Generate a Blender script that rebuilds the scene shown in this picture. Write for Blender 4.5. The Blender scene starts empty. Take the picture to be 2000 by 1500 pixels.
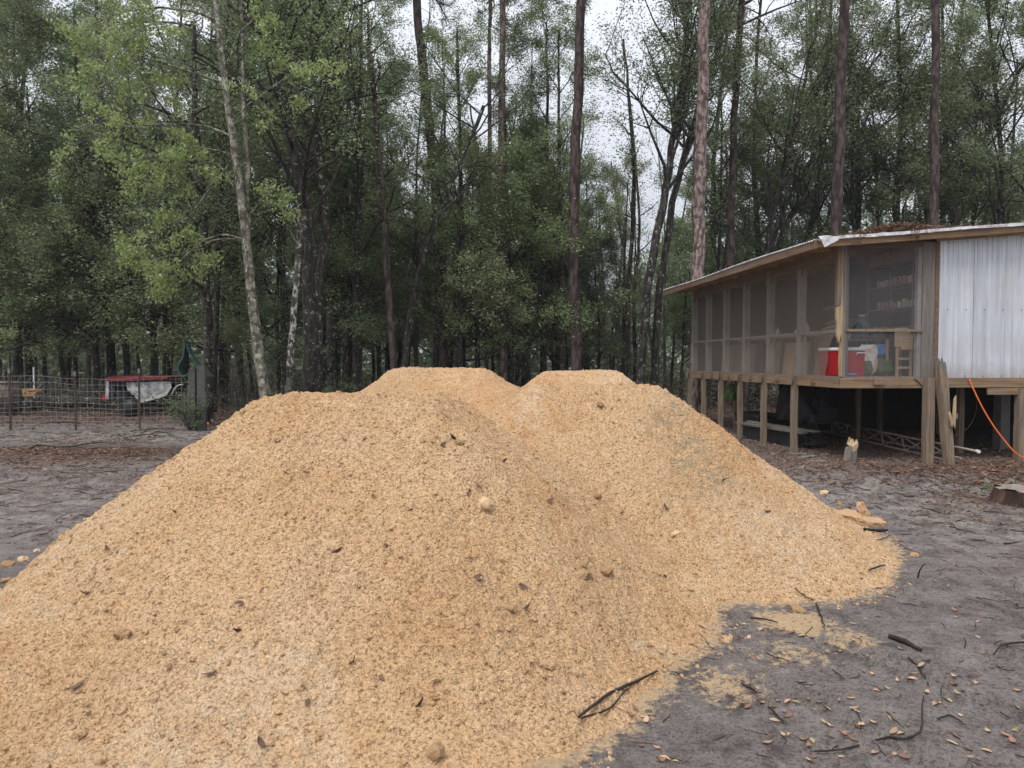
import bpy, bmesh, math, random
import numpy as np
from mathutils import Vector
C = bpy.context.scene
COL = C.collection
R = math.radians
PI = math.pi
random.seed(7)

# ------------------------------------------------------------------ camera
F = 1390.0            # focal length in pixels of the 2000 px wide photograph
PITCH = R(1.85)
CAMZ = 1.6
cd = bpy.data.cameras.new('camera'); cam = bpy.data.objects.new('camera', cd); COL.objects.link(cam)
cd.sensor_width = 36; cd.lens = 36 * F / 2000; cd.clip_end = 2000; cd.clip_start = .05
cam.location = (0, 0, CAMZ); cam.rotation_euler = (R(90) - PITCH, 0, 0)
C.camera = cam
# ------------------------------------------------------------------ world, sun, exposure
w = bpy.data.worlds.new('World'); C.world = w; w.use_nodes = True
nt = w.node_tree; nt.nodes.clear()
SUN_EL, SUN_AZ = R(58), R(215)      # azimuth clockwise from +Y
sky = nt.nodes.new('ShaderNodeTexSky'); sky.sky_type = 'NISHITA'; sky.sun_disc = False
sky.sun_elevation = SUN_EL; sky.sun_rotation = SUN_AZ; sky.air_density = 1.0; sky.dust_density = 3.0; sky.altitude = 0
tc = nt.nodes.new('ShaderNodeTexCoord')
ns = nt.nodes.new('ShaderNodeTexNoise'); ns.inputs['Scale'].default_value = 2.2; ns.inputs['Detail'].default_value = 5
nt.links.new(tc.outputs['Generated'], ns.inputs['Vector'])
rp = nt.nodes.new('ShaderNodeValToRGB')
rp.color_ramp.elements[0].position = .3; rp.color_ramp.elements[0].color = (7.3, 7.7, 8.6, 1)
rp.color_ramp.elements[1].position = .7; rp.color_ramp.elements[1].color = (9.4, 9.6, 10.1, 1)
nt.links.new(ns.outputs['Fac'], rp.inputs['Fac'])
mx = nt.nodes.new('ShaderNodeMix'); mx.data_type = 'RGBA'; mx.inputs[0].default_value = .88     # cloud layer over the sky
nt.links.new(sky.outputs['Color'], mx.inputs[6]); nt.links.new(rp.outputs['Color'], mx.inputs[7])
bg = nt.nodes.new('ShaderNodeBackground'); bg.inputs['Strength'].default_value = .125
wo = nt.nodes.new('ShaderNodeOutputWorld')
sp_ = nt.nodes.new('ShaderNodeSeparateXYZ'); nt.links.new(tc.outputs['Generated'], sp_.inputs[0])
mr = nt.nodes.new('ShaderNodeMapRange')            # an overcast sky is about three times brighter overhead than at the horizon
mr.inputs[1].default_value = 0; mr.inputs[2].default_value = 1; mr.inputs[3].default_value = .42; mr.inputs[4].default_value = 1.08
nt.links.new(sp_.outputs[2], mr.inputs[0])
vm = nt.nodes.new('ShaderNodeVectorMath'); vm.operation = 'SCALE'; nt.links.new(mx.outputs[2], vm.inputs[0]); nt.links.new(mr.outputs[0], vm.inputs['Scale'])
nt.links.new(vm.outputs[0], bg.inputs['Color']); nt.links.new(bg.outputs[0], wo.inputs[0])
sd = bpy.data.lights.new('sun', 'SUN'); sd.energy = 1.5; sd.angle = R(18); sd.color = (1, .965, .92)
sun = bpy.data.objects.new('sun', sd); COL.objects.link(sun)
sv = Vector((math.sin(SUN_AZ) * math.cos(SUN_EL), math.cos(SUN_AZ) * math.cos(SUN_EL), math.sin(SUN_EL)))
sun.rotation_euler = (-sv).to_track_quat('-Z', 'Y').to_euler(); sun.location = (0, 0, 30)
C.view_settings.view_transform = 'Standard'; C.view_settings.look = 'None'
C.view_settings.gamma = 1; C.view_settings.exposure = 0.57
try:
    C.cycles.max_bounces = 7; C.cycles.transparent_max_bounces = 12
except Exception: pass

# ------------------------------------------------------------------ helpers
def ray(px, py):
    x = px - 1000.; u = -(py - 750.)
    y = F * math.cos(PITCH) + u * math.sin(PITCH)
    z = -F * math.sin(PITCH) + u * math.cos(PITCH)
    return np.array([x, y, z]) / y          # per metre of depth Y
def P(px, py, Y):                            # world point seen at a pixel at depth Y
    r = ray(px, py); return np.array([r[0] * Y, Y, CAMZ + r[2] * Y])
def G(px, py, z=0.):                         # world point on the plane of height z
    r = ray(px, py); Y = (z - CAMZ) / r[2]; return np.array([r[0] * Y, Y, z])

def setp(o, label=None, cat=None, group=None, kind=None):
    if label: o['label'] = label
    if cat: o['category'] = cat
    if group: o['group'] = group
    if kind: o['kind'] = kind
    return o
def empty(name, loc=(0, 0, 0), rz=0, label=None, cat=None, group=None):
    o = bpy.data.objects.new(name, None); COL.objects.link(o); o.empty_display_size = .1
    o.location = [float(v) for v in loc]; o.rotation_euler = (0, 0, rz)
    return setp(o, label, cat, group)
def mesh_from(name, V, Fq, smooth=False, tone=None, colattr=None):
    me = bpy.data.meshes.new(name)
    V = np.asarray(V, dtype=np.float32)
    if isinstance(Fq, np.ndarray):
        n, k = Fq.shape
        me.vertices.add(len(V)); me.vertices.foreach_set('co', V.ravel())
        me.loops.add(n * k); me.loops.foreach_set('vertex_index', Fq.astype(np.int32).ravel())
        me.polygons.add(n); me.polygons.foreach_set('loop_start', np.arange(0, n * k, k, dtype=np.int32))
        try: me.polygons.foreach_set('loop_total', np.full(n, k, dtype=np.int32))
        except Exception: pass
        me.update(calc_edges=True)
    else:
        me.from_pydata([tuple(map(float, v)) for v in V], [], [tuple(f) for f in Fq])
    me.polygons.foreach_set('use_smooth', np.full(len(me.polygons), smooth))
    if tone is not None:
        a = me.attributes.new('tone', 'FLOAT', 'POINT'); a.data.foreach_set('value', np.asarray(tone, dtype=np.float32))
    if colattr is not None:
        a = me.attributes.new('mask', 'FLOAT_COLOR', 'POINT'); a.data.foreach_set('color', np.asarray(colattr, dtype=np.float32).ravel())
    me.update()
    return me
def link(name, me, mat=None, parent=None, loc=None, rot=None):
    o = bpy.data.objects.new(name, me); COL.objects.link(o)
    if mat and not me.materials: me.materials.append(mat)
    if parent: o.parent = parent
    if loc is not None: o.location = [float(v) for v in loc]
    if rot is not None: o.rotation_euler = rot
    return o
class MB:
    """mesh builder: boxes, tubes, polygons collected into one mesh"""
    def __init__(s): s.v = []; s.f = []
    def add(s, vs, fs):
        o = len(s.v); s.v += [tuple(map(float, v)) for v in vs]; s.f += [tuple(i + o for i in f) for f in fs]; return s
    def box(s, a, b, jit=0, bev=0.0):
        (x0, y0, z0), (x1, y1, z1) = a, b
        x0, x1 = min(x0, x1), max(x0, x1); y0, y1 = min(y0, y1), max(y0, y1); z0, z1 = min(z0, z1), max(z0, z1)
        e = min(bev, (x1 - x0) / 3, (y1 - y0) / 3, (z1 - z0) / 3)
        if e <= 0:
            vs = [(x0,y0,z0),(x1,y0,z0),(x1,y1,z0),(x0,y1,z0),(x0,y0,z1),(x1,y0,z1),(x1,y1,z1),(x0,y1,z1)]
            if jit: vs = [tuple(c + random.uniform(-jit, jit) for c in v) for v in vs]
            return s.add(vs, [(3,2,1,0),(4,5,6,7),(0,1,5,4),(1,2,6,5),(2,3,7,6),(3,0,4,7)])
        bm = bmesh.new(); bmesh.ops.create_cube(bm, size=1)
        for v in bm.verts: v.co = Vector(((x0+x1)/2 + v.co.x*(x1-x0), (y0+y1)/2 + v.co.y*(y1-y0), (z0+z1)/2 + v.co.z*(z1-z0)))
        bmesh.ops.bevel(bm, geom=bm.edges[:], offset=e, segments=2, affect='EDGES', profile=.5)
        vs = [tuple(v.co) for v in bm.verts]; fs = [[v.index for v in f.verts] for f in bm.faces]; bm.free()
        return s.add(vs, fs)
    def tube(s, pts, radii, sides=8, cap=True):
        V, Fc = tube_np(pts, radii, sides)
        o = len(s.v); s.v += [tuple(map(float, v)) for v in V]; s.f += [tuple(int(i) + o for i in f) for f in Fc]
        if cap:
            n = len(pts); s.f.append(tuple(o + i for i in range(sides))[::-1]); s.f.append(tuple(o + (n-1)*sides + i for i in range(sides)))
        return s
    def beam(s, p, q, wd, th, up=(0, 0, 1)):
        p = np.array(p, float); q = np.array(q, float); d = q - p; d /= np.linalg.norm(d)
        up = np.array(up, float); sx = np.cross(d, up); sx /= np.linalg.norm(sx); uz = np.cross(sx, d)
        a = sx * wd / 2; b = uz * th / 2
        vs = [p-a-b, p+a-b, p+a+b, p-a+b, q-a-b, q+a-b, q+a+b, q-a+b]
        return s.add(vs, [(0,1,2,3),(7,6,5,4),(0,4,5,1),(1,5,6,2),(2,6,7,3),(3,7,4,0)])
    def prism(s, poly, axis, a, b):
        """poly of 2d points extruded along axis (0,1,2) from a to b"""
        def mk(p, t):
            q = list(p); q.insert(axis, t); return q
        n = len(poly)
        vs = [mk(p, a) for p in poly] + [mk(p, b) for p in poly]
        fs = [tuple(range(n))[::-1], tuple(range(n, 2*n))] + [(i, (i+1) % n, n + (i+1) % n, n + i) for i in range(n)]
        return s.add(vs, fs)
    def build(s, name, mat, parent=None, smooth=False, bevel=0, normals=True):
        me = bpy.data.meshes.new(name); me.from_pydata(s.v, [], s.f)
        if normals:
            bm = bmesh.new(); bm.from_mesh(me); bmesh.ops.recalc_face_normals(bm, faces=bm.faces[:]); bm.to_mesh(me); bm.free()
        if smooth: me.polygons.foreach_set('use_smooth', np.full(len(me.polygons), True))
        me.update()
        return link(name, me, mat, parent)
def tube_np(pts, radii, sides=6, rough=0, rng=None):
    pts = np.asarray(pts, float); n = len(pts)
    radii = np.broadcast_to(np.asarray(radii, float), (n,)).copy()
    T = np.gradient(pts, axis=0); T /= np.linalg.norm(T, axis=1)[:, None] + 1e-9
    ref = np.array([0, 0, 1.]) if abs(T[0][2]) < .9 else np.array([1., 0, 0])
    N = np.zeros_like(pts); cur = np.cross(T[0], ref); cur /= np.linalg.norm(cur)
    for i in range(n):
        cur = cur - T[i] * cur.dot(T[i]); cur /= np.linalg.norm(cur) + 1e-9; N[i] = cur
    B = np.cross(T, N)
    a = np.linspace(0, 2 * PI, sides, endpoint=False)
    rr = radii[:, None] * np.ones((1, sides))
    if rough and rng is not None: rr = rr * (1 + rng.normal(0, rough, (n, sides)))
    V = pts[:, None, :] + rr[..., None] * (np.cos(a)[None, :, None] * N[:, None, :] + np.sin(a)[None, :, None] * B[:, None, :])
    V = V.reshape(-1, 3)
    i = np.arange(n - 1)[:, None] * sides; j = np.arange(sides)[None, :]; k = (j + 1) % sides
    Fc = np.stack([i + j, i + k, i + sides + k, i + sides + j], -1).reshape(-1, 4)
    return V, Fc
class QM:
    """numpy quad collector"""
    def __init__(s): s.V = []; s.F = []; s.T = []; s.n = 0
    def add(s, V, Fc, tone=None):
        s.V.append(V); s.F.append(Fc + s.n); s.n += len(V)
        s.T.append(np.zeros(len(V)) if tone is None else tone)
    def mesh(s, name, smooth=False):
        return mesh_from(name, np.concatenate(s.V), np.concatenate(s.F), smooth, tone=np.concatenate(s.T))
def value_noise(x, y, seed):
    r = np.random.default_rng(seed); n = 256; g = r.random((n, n))
    xi = np.floor(x).astype(int); yi = np.floor(y).astype(int); fx = x - xi; fy = y - yi
    fx = fx*fx*(3-2*fx); fy = fy*fy*(3-2*fy)
    a = g[xi % n, yi % n]; b = g[(xi+1) % n, yi % n]; c = g[xi % n, (yi+1) % n]; d = g[(xi+1) % n, (yi+1) % n]
    return (a*(1-fx)+b*fx)*(1-fy) + (c*(1-fx)+d*fx)*fy
def fbm(x, y, s, oct=4, seed=0, gain=.5):
    v = 0; amp = 1; tot = 0
    for o in range(oct):
        v = v + amp * value_noise(x*s + 13.7*o, y*s + 7.1*o, seed + o); tot += amp; amp *= gain; s *= 2.07
    return v / tot * 2 - 1                     # about -1..1
def cells(x, y, s, seed):                      # rounded lumps, 0..1 (1 at the lump's top)
    r = np.random.default_rng(seed); n = 128; gx = r.random((n, n)); gy = r.random((n, n)); gr = .35 + .65 * r.random((n, n))
    X = x*s; Y = y*s; xi = np.floor(X).astype(int); yi = np.floor(Y).astype(int)
    best = np.zeros(np.shape(X))
    for dx in (-1, 0, 1):
        for dy in (-1, 0, 1):
            a = (xi+dx) % n; b = (yi+dy) % n
            d2 = ((xi+dx+gx[a, b]-X)**2 + (yi+dy+gy[a, b]-Y)**2) / (.55*gr[a, b])**2
            best = np.maximum(best, np.sqrt(np.clip(1-d2, 0, 1)) * gr[a, b])
    return best

# ------------------------------------------------------------------ materials
class N:
    def __init__(s, name):
        s.m = bpy.data.materials.new(name); s.m.use_nodes = True; s.t = s.m.node_tree
        s.b = s.t.nodes['Principled BSDF']; s.out = s.t.nodes['Material Output']
        s.b.inputs['Specular IOR Level'].default_value = .3
        s.tc = s.t.nodes.new('ShaderNodeTexCoord')
    def vec(s, scale=(1, 1, 1), src='Object'):
        m = s.t.nodes.new('ShaderNodeMapping'); m.inputs['Scale'].default_value = scale
        s.t.links.new(s.tc.outputs[src], m.inputs[0]); return m.outputs[0]
    def noise(s, scale, detail=4, rough=.55, vec=None, dist=0):
        n = s.t.nodes.new('ShaderNodeTexNoise'); n.inputs['Scale'].default_value = scale; n.inputs['Detail'].default_value = detail
        n.inputs['Roughness'].default_value = rough; n.inputs['Distortion'].default_value = dist
        s.t.links.new(vec if vec is not None else s.vec(), n.inputs['Vector']); return n.outputs['Fac']
    def voro(s, scale, vec=None, feature='F1', out='Distance'):
        n = s.t.nodes.new('ShaderNodeTexVoronoi'); n.inputs['Scale'].default_value = scale; n.feature = feature
        s.t.links.new(vec if vec is not None else s.vec(), n.inputs['Vector']); return n.outputs[out]
    def ramp(s, fac, stops, interp='LINEAR'):
        n = s.t.nodes.new('ShaderNodeValToRGB'); cr = n.color_ramp; cr.interpolation = interp
        while len(cr.elements) < len(stops): cr.elements.new(.5)
        for e, (p, c) in zip(cr.elements, stops):
            e.position = p; e.color = (c, c, c, 1) if isinstance(c, (int, float)) else (*c, 1)
        s.t.links.new(fac, n.inputs[0]); return n.outputs[0]
    def mix(s, fac, a, b, blend='MIX'):
        n = s.t.nodes.new('ShaderNodeMix'); n.data_type = 'RGBA'; n.blend_type = blend
        for i, v in ((0, fac), (6, a), (7, b)):
            if isinstance(v, (int, float)): n.inputs[i].default_value = v if i == 0 else (v, v, v, 1)
            elif isinstance(v, tuple): n.inputs[i].default_value = (*v, 1)
            else: s.t.links.new(v, n.inputs[i])
        return n.outputs[2]
    def math(s, op, a, b=0.):
        n = s.t.nodes.new('ShaderNodeMath'); n.operation = op
        for i, v in enumerate((a, b)):
            if isinstance(v, (int, float)): n.inputs[i].default_value = v
            else: s.t.links.new(v, n.inputs[i])
        return n.outputs[0]
    def attr(s, name, out='Fac'):
        n = s.t.nodes.new('ShaderNodeAttribute'); n.attribute_name = name; return n.outputs[out]
    def sep(s, c):
        n = s.t.nodes.new('ShaderNodeSeparateColor'); s.t.links.new(c, n.inputs[0]); return n.outputs
    def bump(s, h, strength=.5, dist=.02, prev=None):
        n = s.t.nodes.new('ShaderNodeBump'); n.inputs['Strength'].default_value = strength; n.inputs['Distance'].default_value = dist
        s.t.links.new(h, n.inputs['Height'])
        if prev is not None: s.t.links.new(prev, n.inputs['Normal'])
        s.t.links.new(n.outputs[0], s.b.inputs['Normal']); return n.outputs[0]
    def done(s, col=None, rough=.8, metal=0.):
        if col is not None:
            if isinstance(col, tuple): s.b.inputs['Base Color'].default_value = (*col, 1)
            else: s.t.links.new(col, s.b.inputs['Base Color'])
        if isinstance(rough, (int, float)): s.b.inputs['Roughness'].default_value = rough
        else: s.t.links.new(rough, s.b.inputs['Roughness'])
        s.b.inputs['Metallic'].default_value = metal
        return s.m
def simple(name, c1, c2, scale=8, rough=.75, bump=.25, stretch=(1, 1, 1), metal=0., bd=.01):
    n = N(name); v = n.vec(stretch); f = n.noise(scale, 6, .6, v)
    n.bump(n.noise(scale * 3, 5, .6, v), bump, bd)
    return n.done(n.ramp(f, [(.3, c1), (.7, c2)]), rough, metal)
def m_wood(name, dark, light, z=True, knots=True):
    n = N(name); st = (26, 26, 1.6) if z is True else ((1.6, 26, 26) if z == 'x' else (26, 1.6, 26))
    v = n.vec(st); f = n.noise(1.0, 7, .65, v, .6); g = n.noise(3.2, 2, .5)
    c = n.ramp(f, [(.3, dark), (.72, light)])
    c = n.mix(n.ramp(g, [(.42, 0.), (.62, .55)]), c, n.mix(.6, c, (.17, .16, .15)))
    n.bump(f, .5, .012)
    return n.done(c, .85)
M = {}
M['post'] = m_wood('weathered_post_wood', (.085, .062, .042), (.33, .25, .17))
M['beam_x'] = m_wood('beam_wood', (.12, .072, .042), (.36, .24, .14), 'x')
M['beam_y'] = m_wood('beam_wood_side', (.12, .072, .042), (.36, .24, .14), 'y')
M['oldwood'] = m_wood('old_grey_wood', (.10, .09, .08), (.26, .23, .20))
M['rawwood'] = m_wood('splintered_wood', (.26, .18, .09), (.58, .44, .26))
M['fascia'] = m_wood('fascia_wood', (.08, .048, .032), (.26, .155, .095), 'y')
M['rafter'] = m_wood('rafter_wood', (.20, .12, .065), (.52, .35, .20), 'x')
M['dark'] = simple('near_black_shade_board', (.010, .009, .008), (.022, .019, .017), 3)  # near-black colour stands in for deep shade in enclosed places
M['plainstud'] = m_wood('grey_stud_wood', (.26, .25, .24), (.50, .48, .46))
M['ply'] = m_wood('plywood', (.36, .24, .14), (.58, .42, .27), 'x')
M['brownboard'] = m_wood('brown_board', (.20, .13, .09), (.34, .24, .165), 'x')
M['white'] = simple('white_plastic', (.62, .63, .65), (.78, .79, .80), 5, .4, .05)
M['red'] = simple('red_plastic', (.30, .012, .016), (.40, .02, .025), 4, .4, .08)
M['black'] = simple('black_plastic', (.010, .010, .011), (.03, .03, .032), 6, .5, .3)
M['tarp'] = simple('black_tarp', (.012, .013, .016), (.05, .052, .058), 7, .35, .9, bd=.05)
M['blue'] = simple('blue_bag', (.05, .22, .55), (.12, .34, .70), 9, .4, .5)
M['greenbag'] = simple('green_bag', (.05, .10, .03), (.12, .19, .06), 8, .5, .5)
M['card'] = simple('cardboard', (.26, .17, .11), (.36, .25, .17), 5, .9, .1)
M['steel'] = simple('galvanised_wire', (.22, .22, .22), (.42, .42, .41), 12, .5, .1, metal=.4)
M['rust'] = simple('rusty_steel', (.035, .024, .020), (.085, .060, .048), 14, .8, .4)
M['paleRust'] = simple('weathered_steel_tube', (.28, .22, .18), (.55, .49, .43), 14, .7, .3)
M['tin'] = simple('tin_can', (.35, .34, .33), (.60, .58, .56), 20, .5, .1)
M['canred'] = simple('can_red', (.40, .05, .05), (.60, .45, .40), 28, .5, .1)
M['canblue'] = simple('can_blue', (.06, .08, .35), (.5, .5, .6), 28, .5, .1)
M['canyellow'] = simple('can_yellow', (.50, .42, .16), (.62, .58, .40), 28, .5, .1)
M['orange'] = simple('orange_cord', (.75, .14, .035), (.85, .20, .05), 10, .5, .1)
M['concrete'] = simple('concrete', (.15, .145, .135), (.24, .23, .22), 9, .9, .4)
M['greenpaint'] = simple('faded_green_paint', (.012, .035, .034), (.05, .10, .09), 5, .6, .3)
M['greyboard'] = m_wood('grey_weathered_board', (.035, .036, .036), (.11, .115, .11))
M['redroof'] = simple('faded_red_paint', (.09, .012, .014), (.22, .035, .04), 5, .55, .4)
M['stick'] = simple('dark_wet_stick', (.012, .009, .008), (.045, .033, .028), 18, .8, .8, bd=.01)
M['branch'] = simple('fallen_branch_bark', (.055, .042, .034), (.20, .17, .14), 14, .9, .7)
n = N('dirty_white_paint'); a = n.noise(3.5, 7, .7); n.bump(n.noise(9, 4), .3, .03)
M['dirtywhite'] = n.done(n.ramp(a, [(.38, (.10, .095, .09)), (.52, (.36, .36, .37)), (.66, (.58, .58, .60))]), .5)
# bag with a pinkish print
n = N('printed_sack'); a = n.noise(5, 2, .5, None, 1.5); n.bump(n.noise(14, 4), .6, .02)
M['sack'] = n.done(n.ramp(a, [(.50, (.60, .64, .62)), (.56, (.66, .36, .30)), (.62, (.62, .33, .27)), (.66, (.62, .65, .63))]), .5)
M['sackorange'] = simple('orange_sack', (.50, .14, .04), (.62, .22, .08), 6, .5, .4)
# metal siding: pale aluminium with vertical streaks
n = N('ribbed_metal_siding'); v = n.vec((9, 9, .35)); f = n.noise(1.6, 6, .7, v); g = n.noise(2.0, 3)
c = n.ramp(f, [(.25, (.36, .38, .42)), (.5, (.56, .59, .64)), (.75, (.76, .79, .84))])
c = n.mix(n.ramp(g, [(.4, 0.), (.75, .5)]), c, (.46, .45, .46))
zz_ = n.t.nodes.new('ShaderNodeSeparateXYZ'); n.t.links.new(n.tc.outputs['Object'], zz_.inputs[0])
mud = n.ramp(n.math('SUBTRACT', n.math('ADD', zz_.outputs[2], n.math('MULTIPLY', n.noise(5, 6, .75), -.5)), .95), [(.10, .55), (.38, 0.)])
c = n.mix(mud, c, (.30, .25, .20))
M['siding'] = n.done(c, .42, .15)
n = N('zinc_roof'); f = n.noise(3, 6, .7); g = n.noise(11, 4)
M['roof'] = n.done(n.mix(n.ramp(g, [(.5, 0.), (.62, .7)]), n.ramp(f, [(.3, (.50, .52, .54)), (.7, (.72, .74, .76))]), (.20, .12, .09)), .5, .2)
M['trim'] = simple('white_metal_trim', (.26, .235, .22), (.78, .80, .84), 9, .4, .05, metal=.1)
# insect screen: fine mesh that is half open
def m_screen(name, fac, col):
    n = N(name); f = n.noise(1.0, 4, .6)
    cc = n.ramp(f, [(.3, tuple(c * .9 for c in col)), (.7, tuple(c * 1.1 for c in col))])
    n.done(cc, .7)
    tr = n.t.nodes.new('ShaderNodeBsdfTransparent'); ms = n.t.nodes.new('ShaderNodeMixShader')
    n.t.links.new(n.ramp(n.noise(2.2, 4), [(.3, fac - .03), (.7, fac + .03)]), ms.inputs[0])
    n.t.links.new(tr.outputs[0], ms.inputs[1]); n.t.links.new(n.b.outputs[0], ms.inputs[2])
    n.t.links.new(ms.outputs[0], n.out.inputs[0]); return n.m
M['screen'] = m_screen('insect_screen_side', .45, (.245, .212, .185))
M['screenf'] = m_screen('insect_screen_front', .36, (.16, .148, .148))
n = N('clear_jug'); n.b.inputs['Transmission Weight'].default_value = .6
M['glass'] = n.done((.35, .42, .45), .2)
# bark
def m_bark(name, dark, light, sc=14, st=(1, 1, .25), lich=0., lcol=(.45, .47, .42), bump=1.):
    n = N(name); v = n.vec(st); f = n.noise(sc, 6, .65, v, .4); vo = n.voro(sc * .8, v)
    c = n.ramp(f, [(.3, dark), (.68, light)])
    c = n.mix(n.ramp(vo, [(.42, 0.), (.66, .75)]), c, tuple(q * .45 for q in dark))
    if lich > 0:
        l = n.noise(11, 7, .75, n.vec((1, 1, .7)))
        c = n.mix(n.ramp(l, [(.66 - lich * .28, 0.), (.70 - lich * .28, 1.)]), c, lcol)
    h = n.mix(.5, f, vo); n.bump(h, bump, .03)
    return n.done(c, .92)
M['bark_pine'] = m_bark('pine_bark', (.050, .034, .030), (.25, .18, .16), 12, (1, 1, .35), 0)
M['bark_pine_far'] = m_bark('pine_bark_dark', (.030, .021, .020), (.125, .088, .080), 12, (1, 1, .35), 0)
M['bark_pine_near'] = m_bark('pine_bark_plated', (.07, .045, .04), (.34, .26, .235), 16, (1, 1, .4), .25, (.36, .33, .31))
M['bark_dark'] = m_bark('dark_bark', (.014, .012, .010), (.06, .052, .043), 12, (1, 1, .3), .25, (.30, .31, .28))
M['bark_spots'] = m_bark('lichen_spotted_bark', (.018, .015, .012), (.075, .065, .055), 12, (1, 1, .3), .32, (.30, .31, .28))
M['bark_pale'] = m_bark('pale_lichen_bark', (.07, .065, .05), (.24, .225, .18), 12, (1, 1, .8), .45, (.33, .34, .26), .7)
M['bark_white'] = m_bark('white_patched_bark', (.035, .03, .026), (.13, .12, .10), 9, (1, 1, .5), .5, (.46, .45, .42), .6)
M['twig'] = simple('grey_twig_bark', (.035, .03, .026), (.11, .10, .085), 10, .9, .3)
# leaves
def m_leaf(name, cols, trans=.38, rough=.55):
    n = N(name); t = n.attr('tone'); k = len(cols)
    c = n.ramp(t, [(i / (k - 1), col) for i, col in enumerate(cols)])
    oi = n.t.nodes.new('ShaderNodeObjectInfo')
    hv = n.t.nodes.new('ShaderNodeHueSaturation')
    n.t.links.new(c, hv.inputs['Color']); hv.inputs['Saturation'].default_value = .84
    n.t.links.new(n.math('ADD', n.math('MULTIPLY', oi.outputs['Random'], .45), .8), hv.inputs['Value'])
    n.t.links.new(n.math('ADD', n.math('MULTIPLY', oi.outputs['Random'], -.03), .513), hv.inputs['Hue'])
    n.done(hv.outputs[0], rough)
    tl = n.t.nodes.new('ShaderNodeBsdfTranslucent'); ms = n.t.nodes.new('ShaderNodeMixShader'); ms.inputs[0].default_value = trans
    n.t.links.new(hv.outputs[0], tl.inputs[0])
    n.t.links.new(n.b.outputs[0], ms.inputs[1]); n.t.links.new(tl.outputs[0], ms.inputs[2]); n.t.links.new(ms.outputs[0], n.out.inputs[0])
    return n.m
M['leaf_dark'] = m_leaf('evergreen_leaf', [(0.056, 0.081, 0.032), (0.120, 0.168, 0.063), (0.208, 0.270, 0.108), (0.370, 0.435, 0.217)])
M['leaf_mid'] = m_leaf('mid_green_leaf', [(0.071, 0.109, 0.035), (0.145, 0.210, 0.072), (0.252, 0.340, 0.122), (0.420, 0.525, 0.232)])
M['leaf_olive'] = m_leaf('olive_leaf', [(0.079, 0.100, 0.037), (0.154, 0.189, 0.073), (0.252, 0.302, 0.126), (0.426, 0.487, 0.244)])
M['leaf_bright'] = m_leaf('spring_leaf', [(.135, .200, .050), (.22, .305, .075), (.31, .40, .11), (.42, .50, .17)], .45)
M['leaf_far'] = m_leaf('far_leaf', [(0.048, 0.066, 0.036), (0.112, 0.144, 0.072), (0.192, 0.250, 0.134), (0.325, 0.394, 0.232)])
M['needle'] = m_leaf('pine_needle', [(.042, .077, .035), (.070, .126, .056), (.112, .168, .070)], .15)
M['brush'] = m_leaf('brown_undergrowth', [(.039, .029, .023), (.078, .058, .042), (.065, .078, .036), (.143, .111, .078)], .1)
M['litter'] = m_leaf('leaf_litter', [(.055, .025, .018), (.13, .055, .032), (.22, .11, .06), (.36, .23, .13)], .05, .8)
M['deadleaf'] = m_leaf('dead_leaf', [(.16, .075, .04), (.28, .14, .06), (.42, .25, .12), (.44, .30, .14)], .1, .6)
M['darkleaf'] = m_leaf('dark_dead_leaf', [(.06, .03, .024), (.12, .06, .04), (.16, .09, .055)], .05, .7)

# sand of the piles
n = N('orange_fill_sand')
base = n.noise(.9, 3, .55); med = n.noise(7, 5, .6); fine = n.noise(62, 5, .75); grit = n.voro(75)
c = n.ramp(base, [(.30, (.68, .390, .182)), (.5, (.76, .480, .252)), (.70, (.80, .542, .320))])
c = n.mix(n.ramp(med, [(.40, 0.), (.75, .55)]), c, (.83, .59, .36))
c = n.mix(n.ramp(med, [(.25, .45), (.42, 0.)]), c, (.56, .31, .125))
c = n.mix(n.ramp(fine, [(.39, .95), (.49, 0.)]), c, (.33, .19, .10))  # pits of the fine bump darkened: crevice shade put into the colour
c = n.mix(n.ramp(fine, [(.56, 0.), (.75, .55)]), c, (.92, .72, .48))  # tops of the fine bump lightened: highlight put into the colour
msk = n.sep(n.attr('mask', 'Color'))
c = n.mix(n.math('MULTIPLY', msk[0], n.ramp(n.noise(16, 5, .7), [(.4, 0.), (.6, .75)])), c, (.30, .26, .17))     # grey-green streak
c = n.mix(n.math('MULTIPLY', msk[1], n.ramp(n.noise(12, 5, .7), [(.42, 0.), (.58, .8)])), c, (.82, .69, .50))   # pale clay
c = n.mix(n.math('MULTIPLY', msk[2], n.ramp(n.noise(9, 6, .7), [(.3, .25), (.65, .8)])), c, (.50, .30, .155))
b1 = n.bump(n.noise(30, 5, .7), 1.0, .05)
n.bump(n.mix(.5, fine, grit), 1.0, .02, b1)
M['sand'] = n.done(c, .95)
n = N('sand_clod'); f = n.noise(18, 5, .65)
n.bump(n.noise(60, 5, .7), .8, .01)
M['clod'] = n.done(n.ramp(f, [(.3, (.42, .24, .10)), (.5, (.60, .37, .17)), (.7, (.72, .50, .28))]), .95)
M['paleclod'] = simple('pale_clay_clod', (.52, .34, .18), (.74, .54, .33), 12, .95, .6)
M['redclod'] = simple('pinkish_clay_slab', (.44, .26, .14), (.68, .45, .26), 14, .95, 1.)

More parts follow.
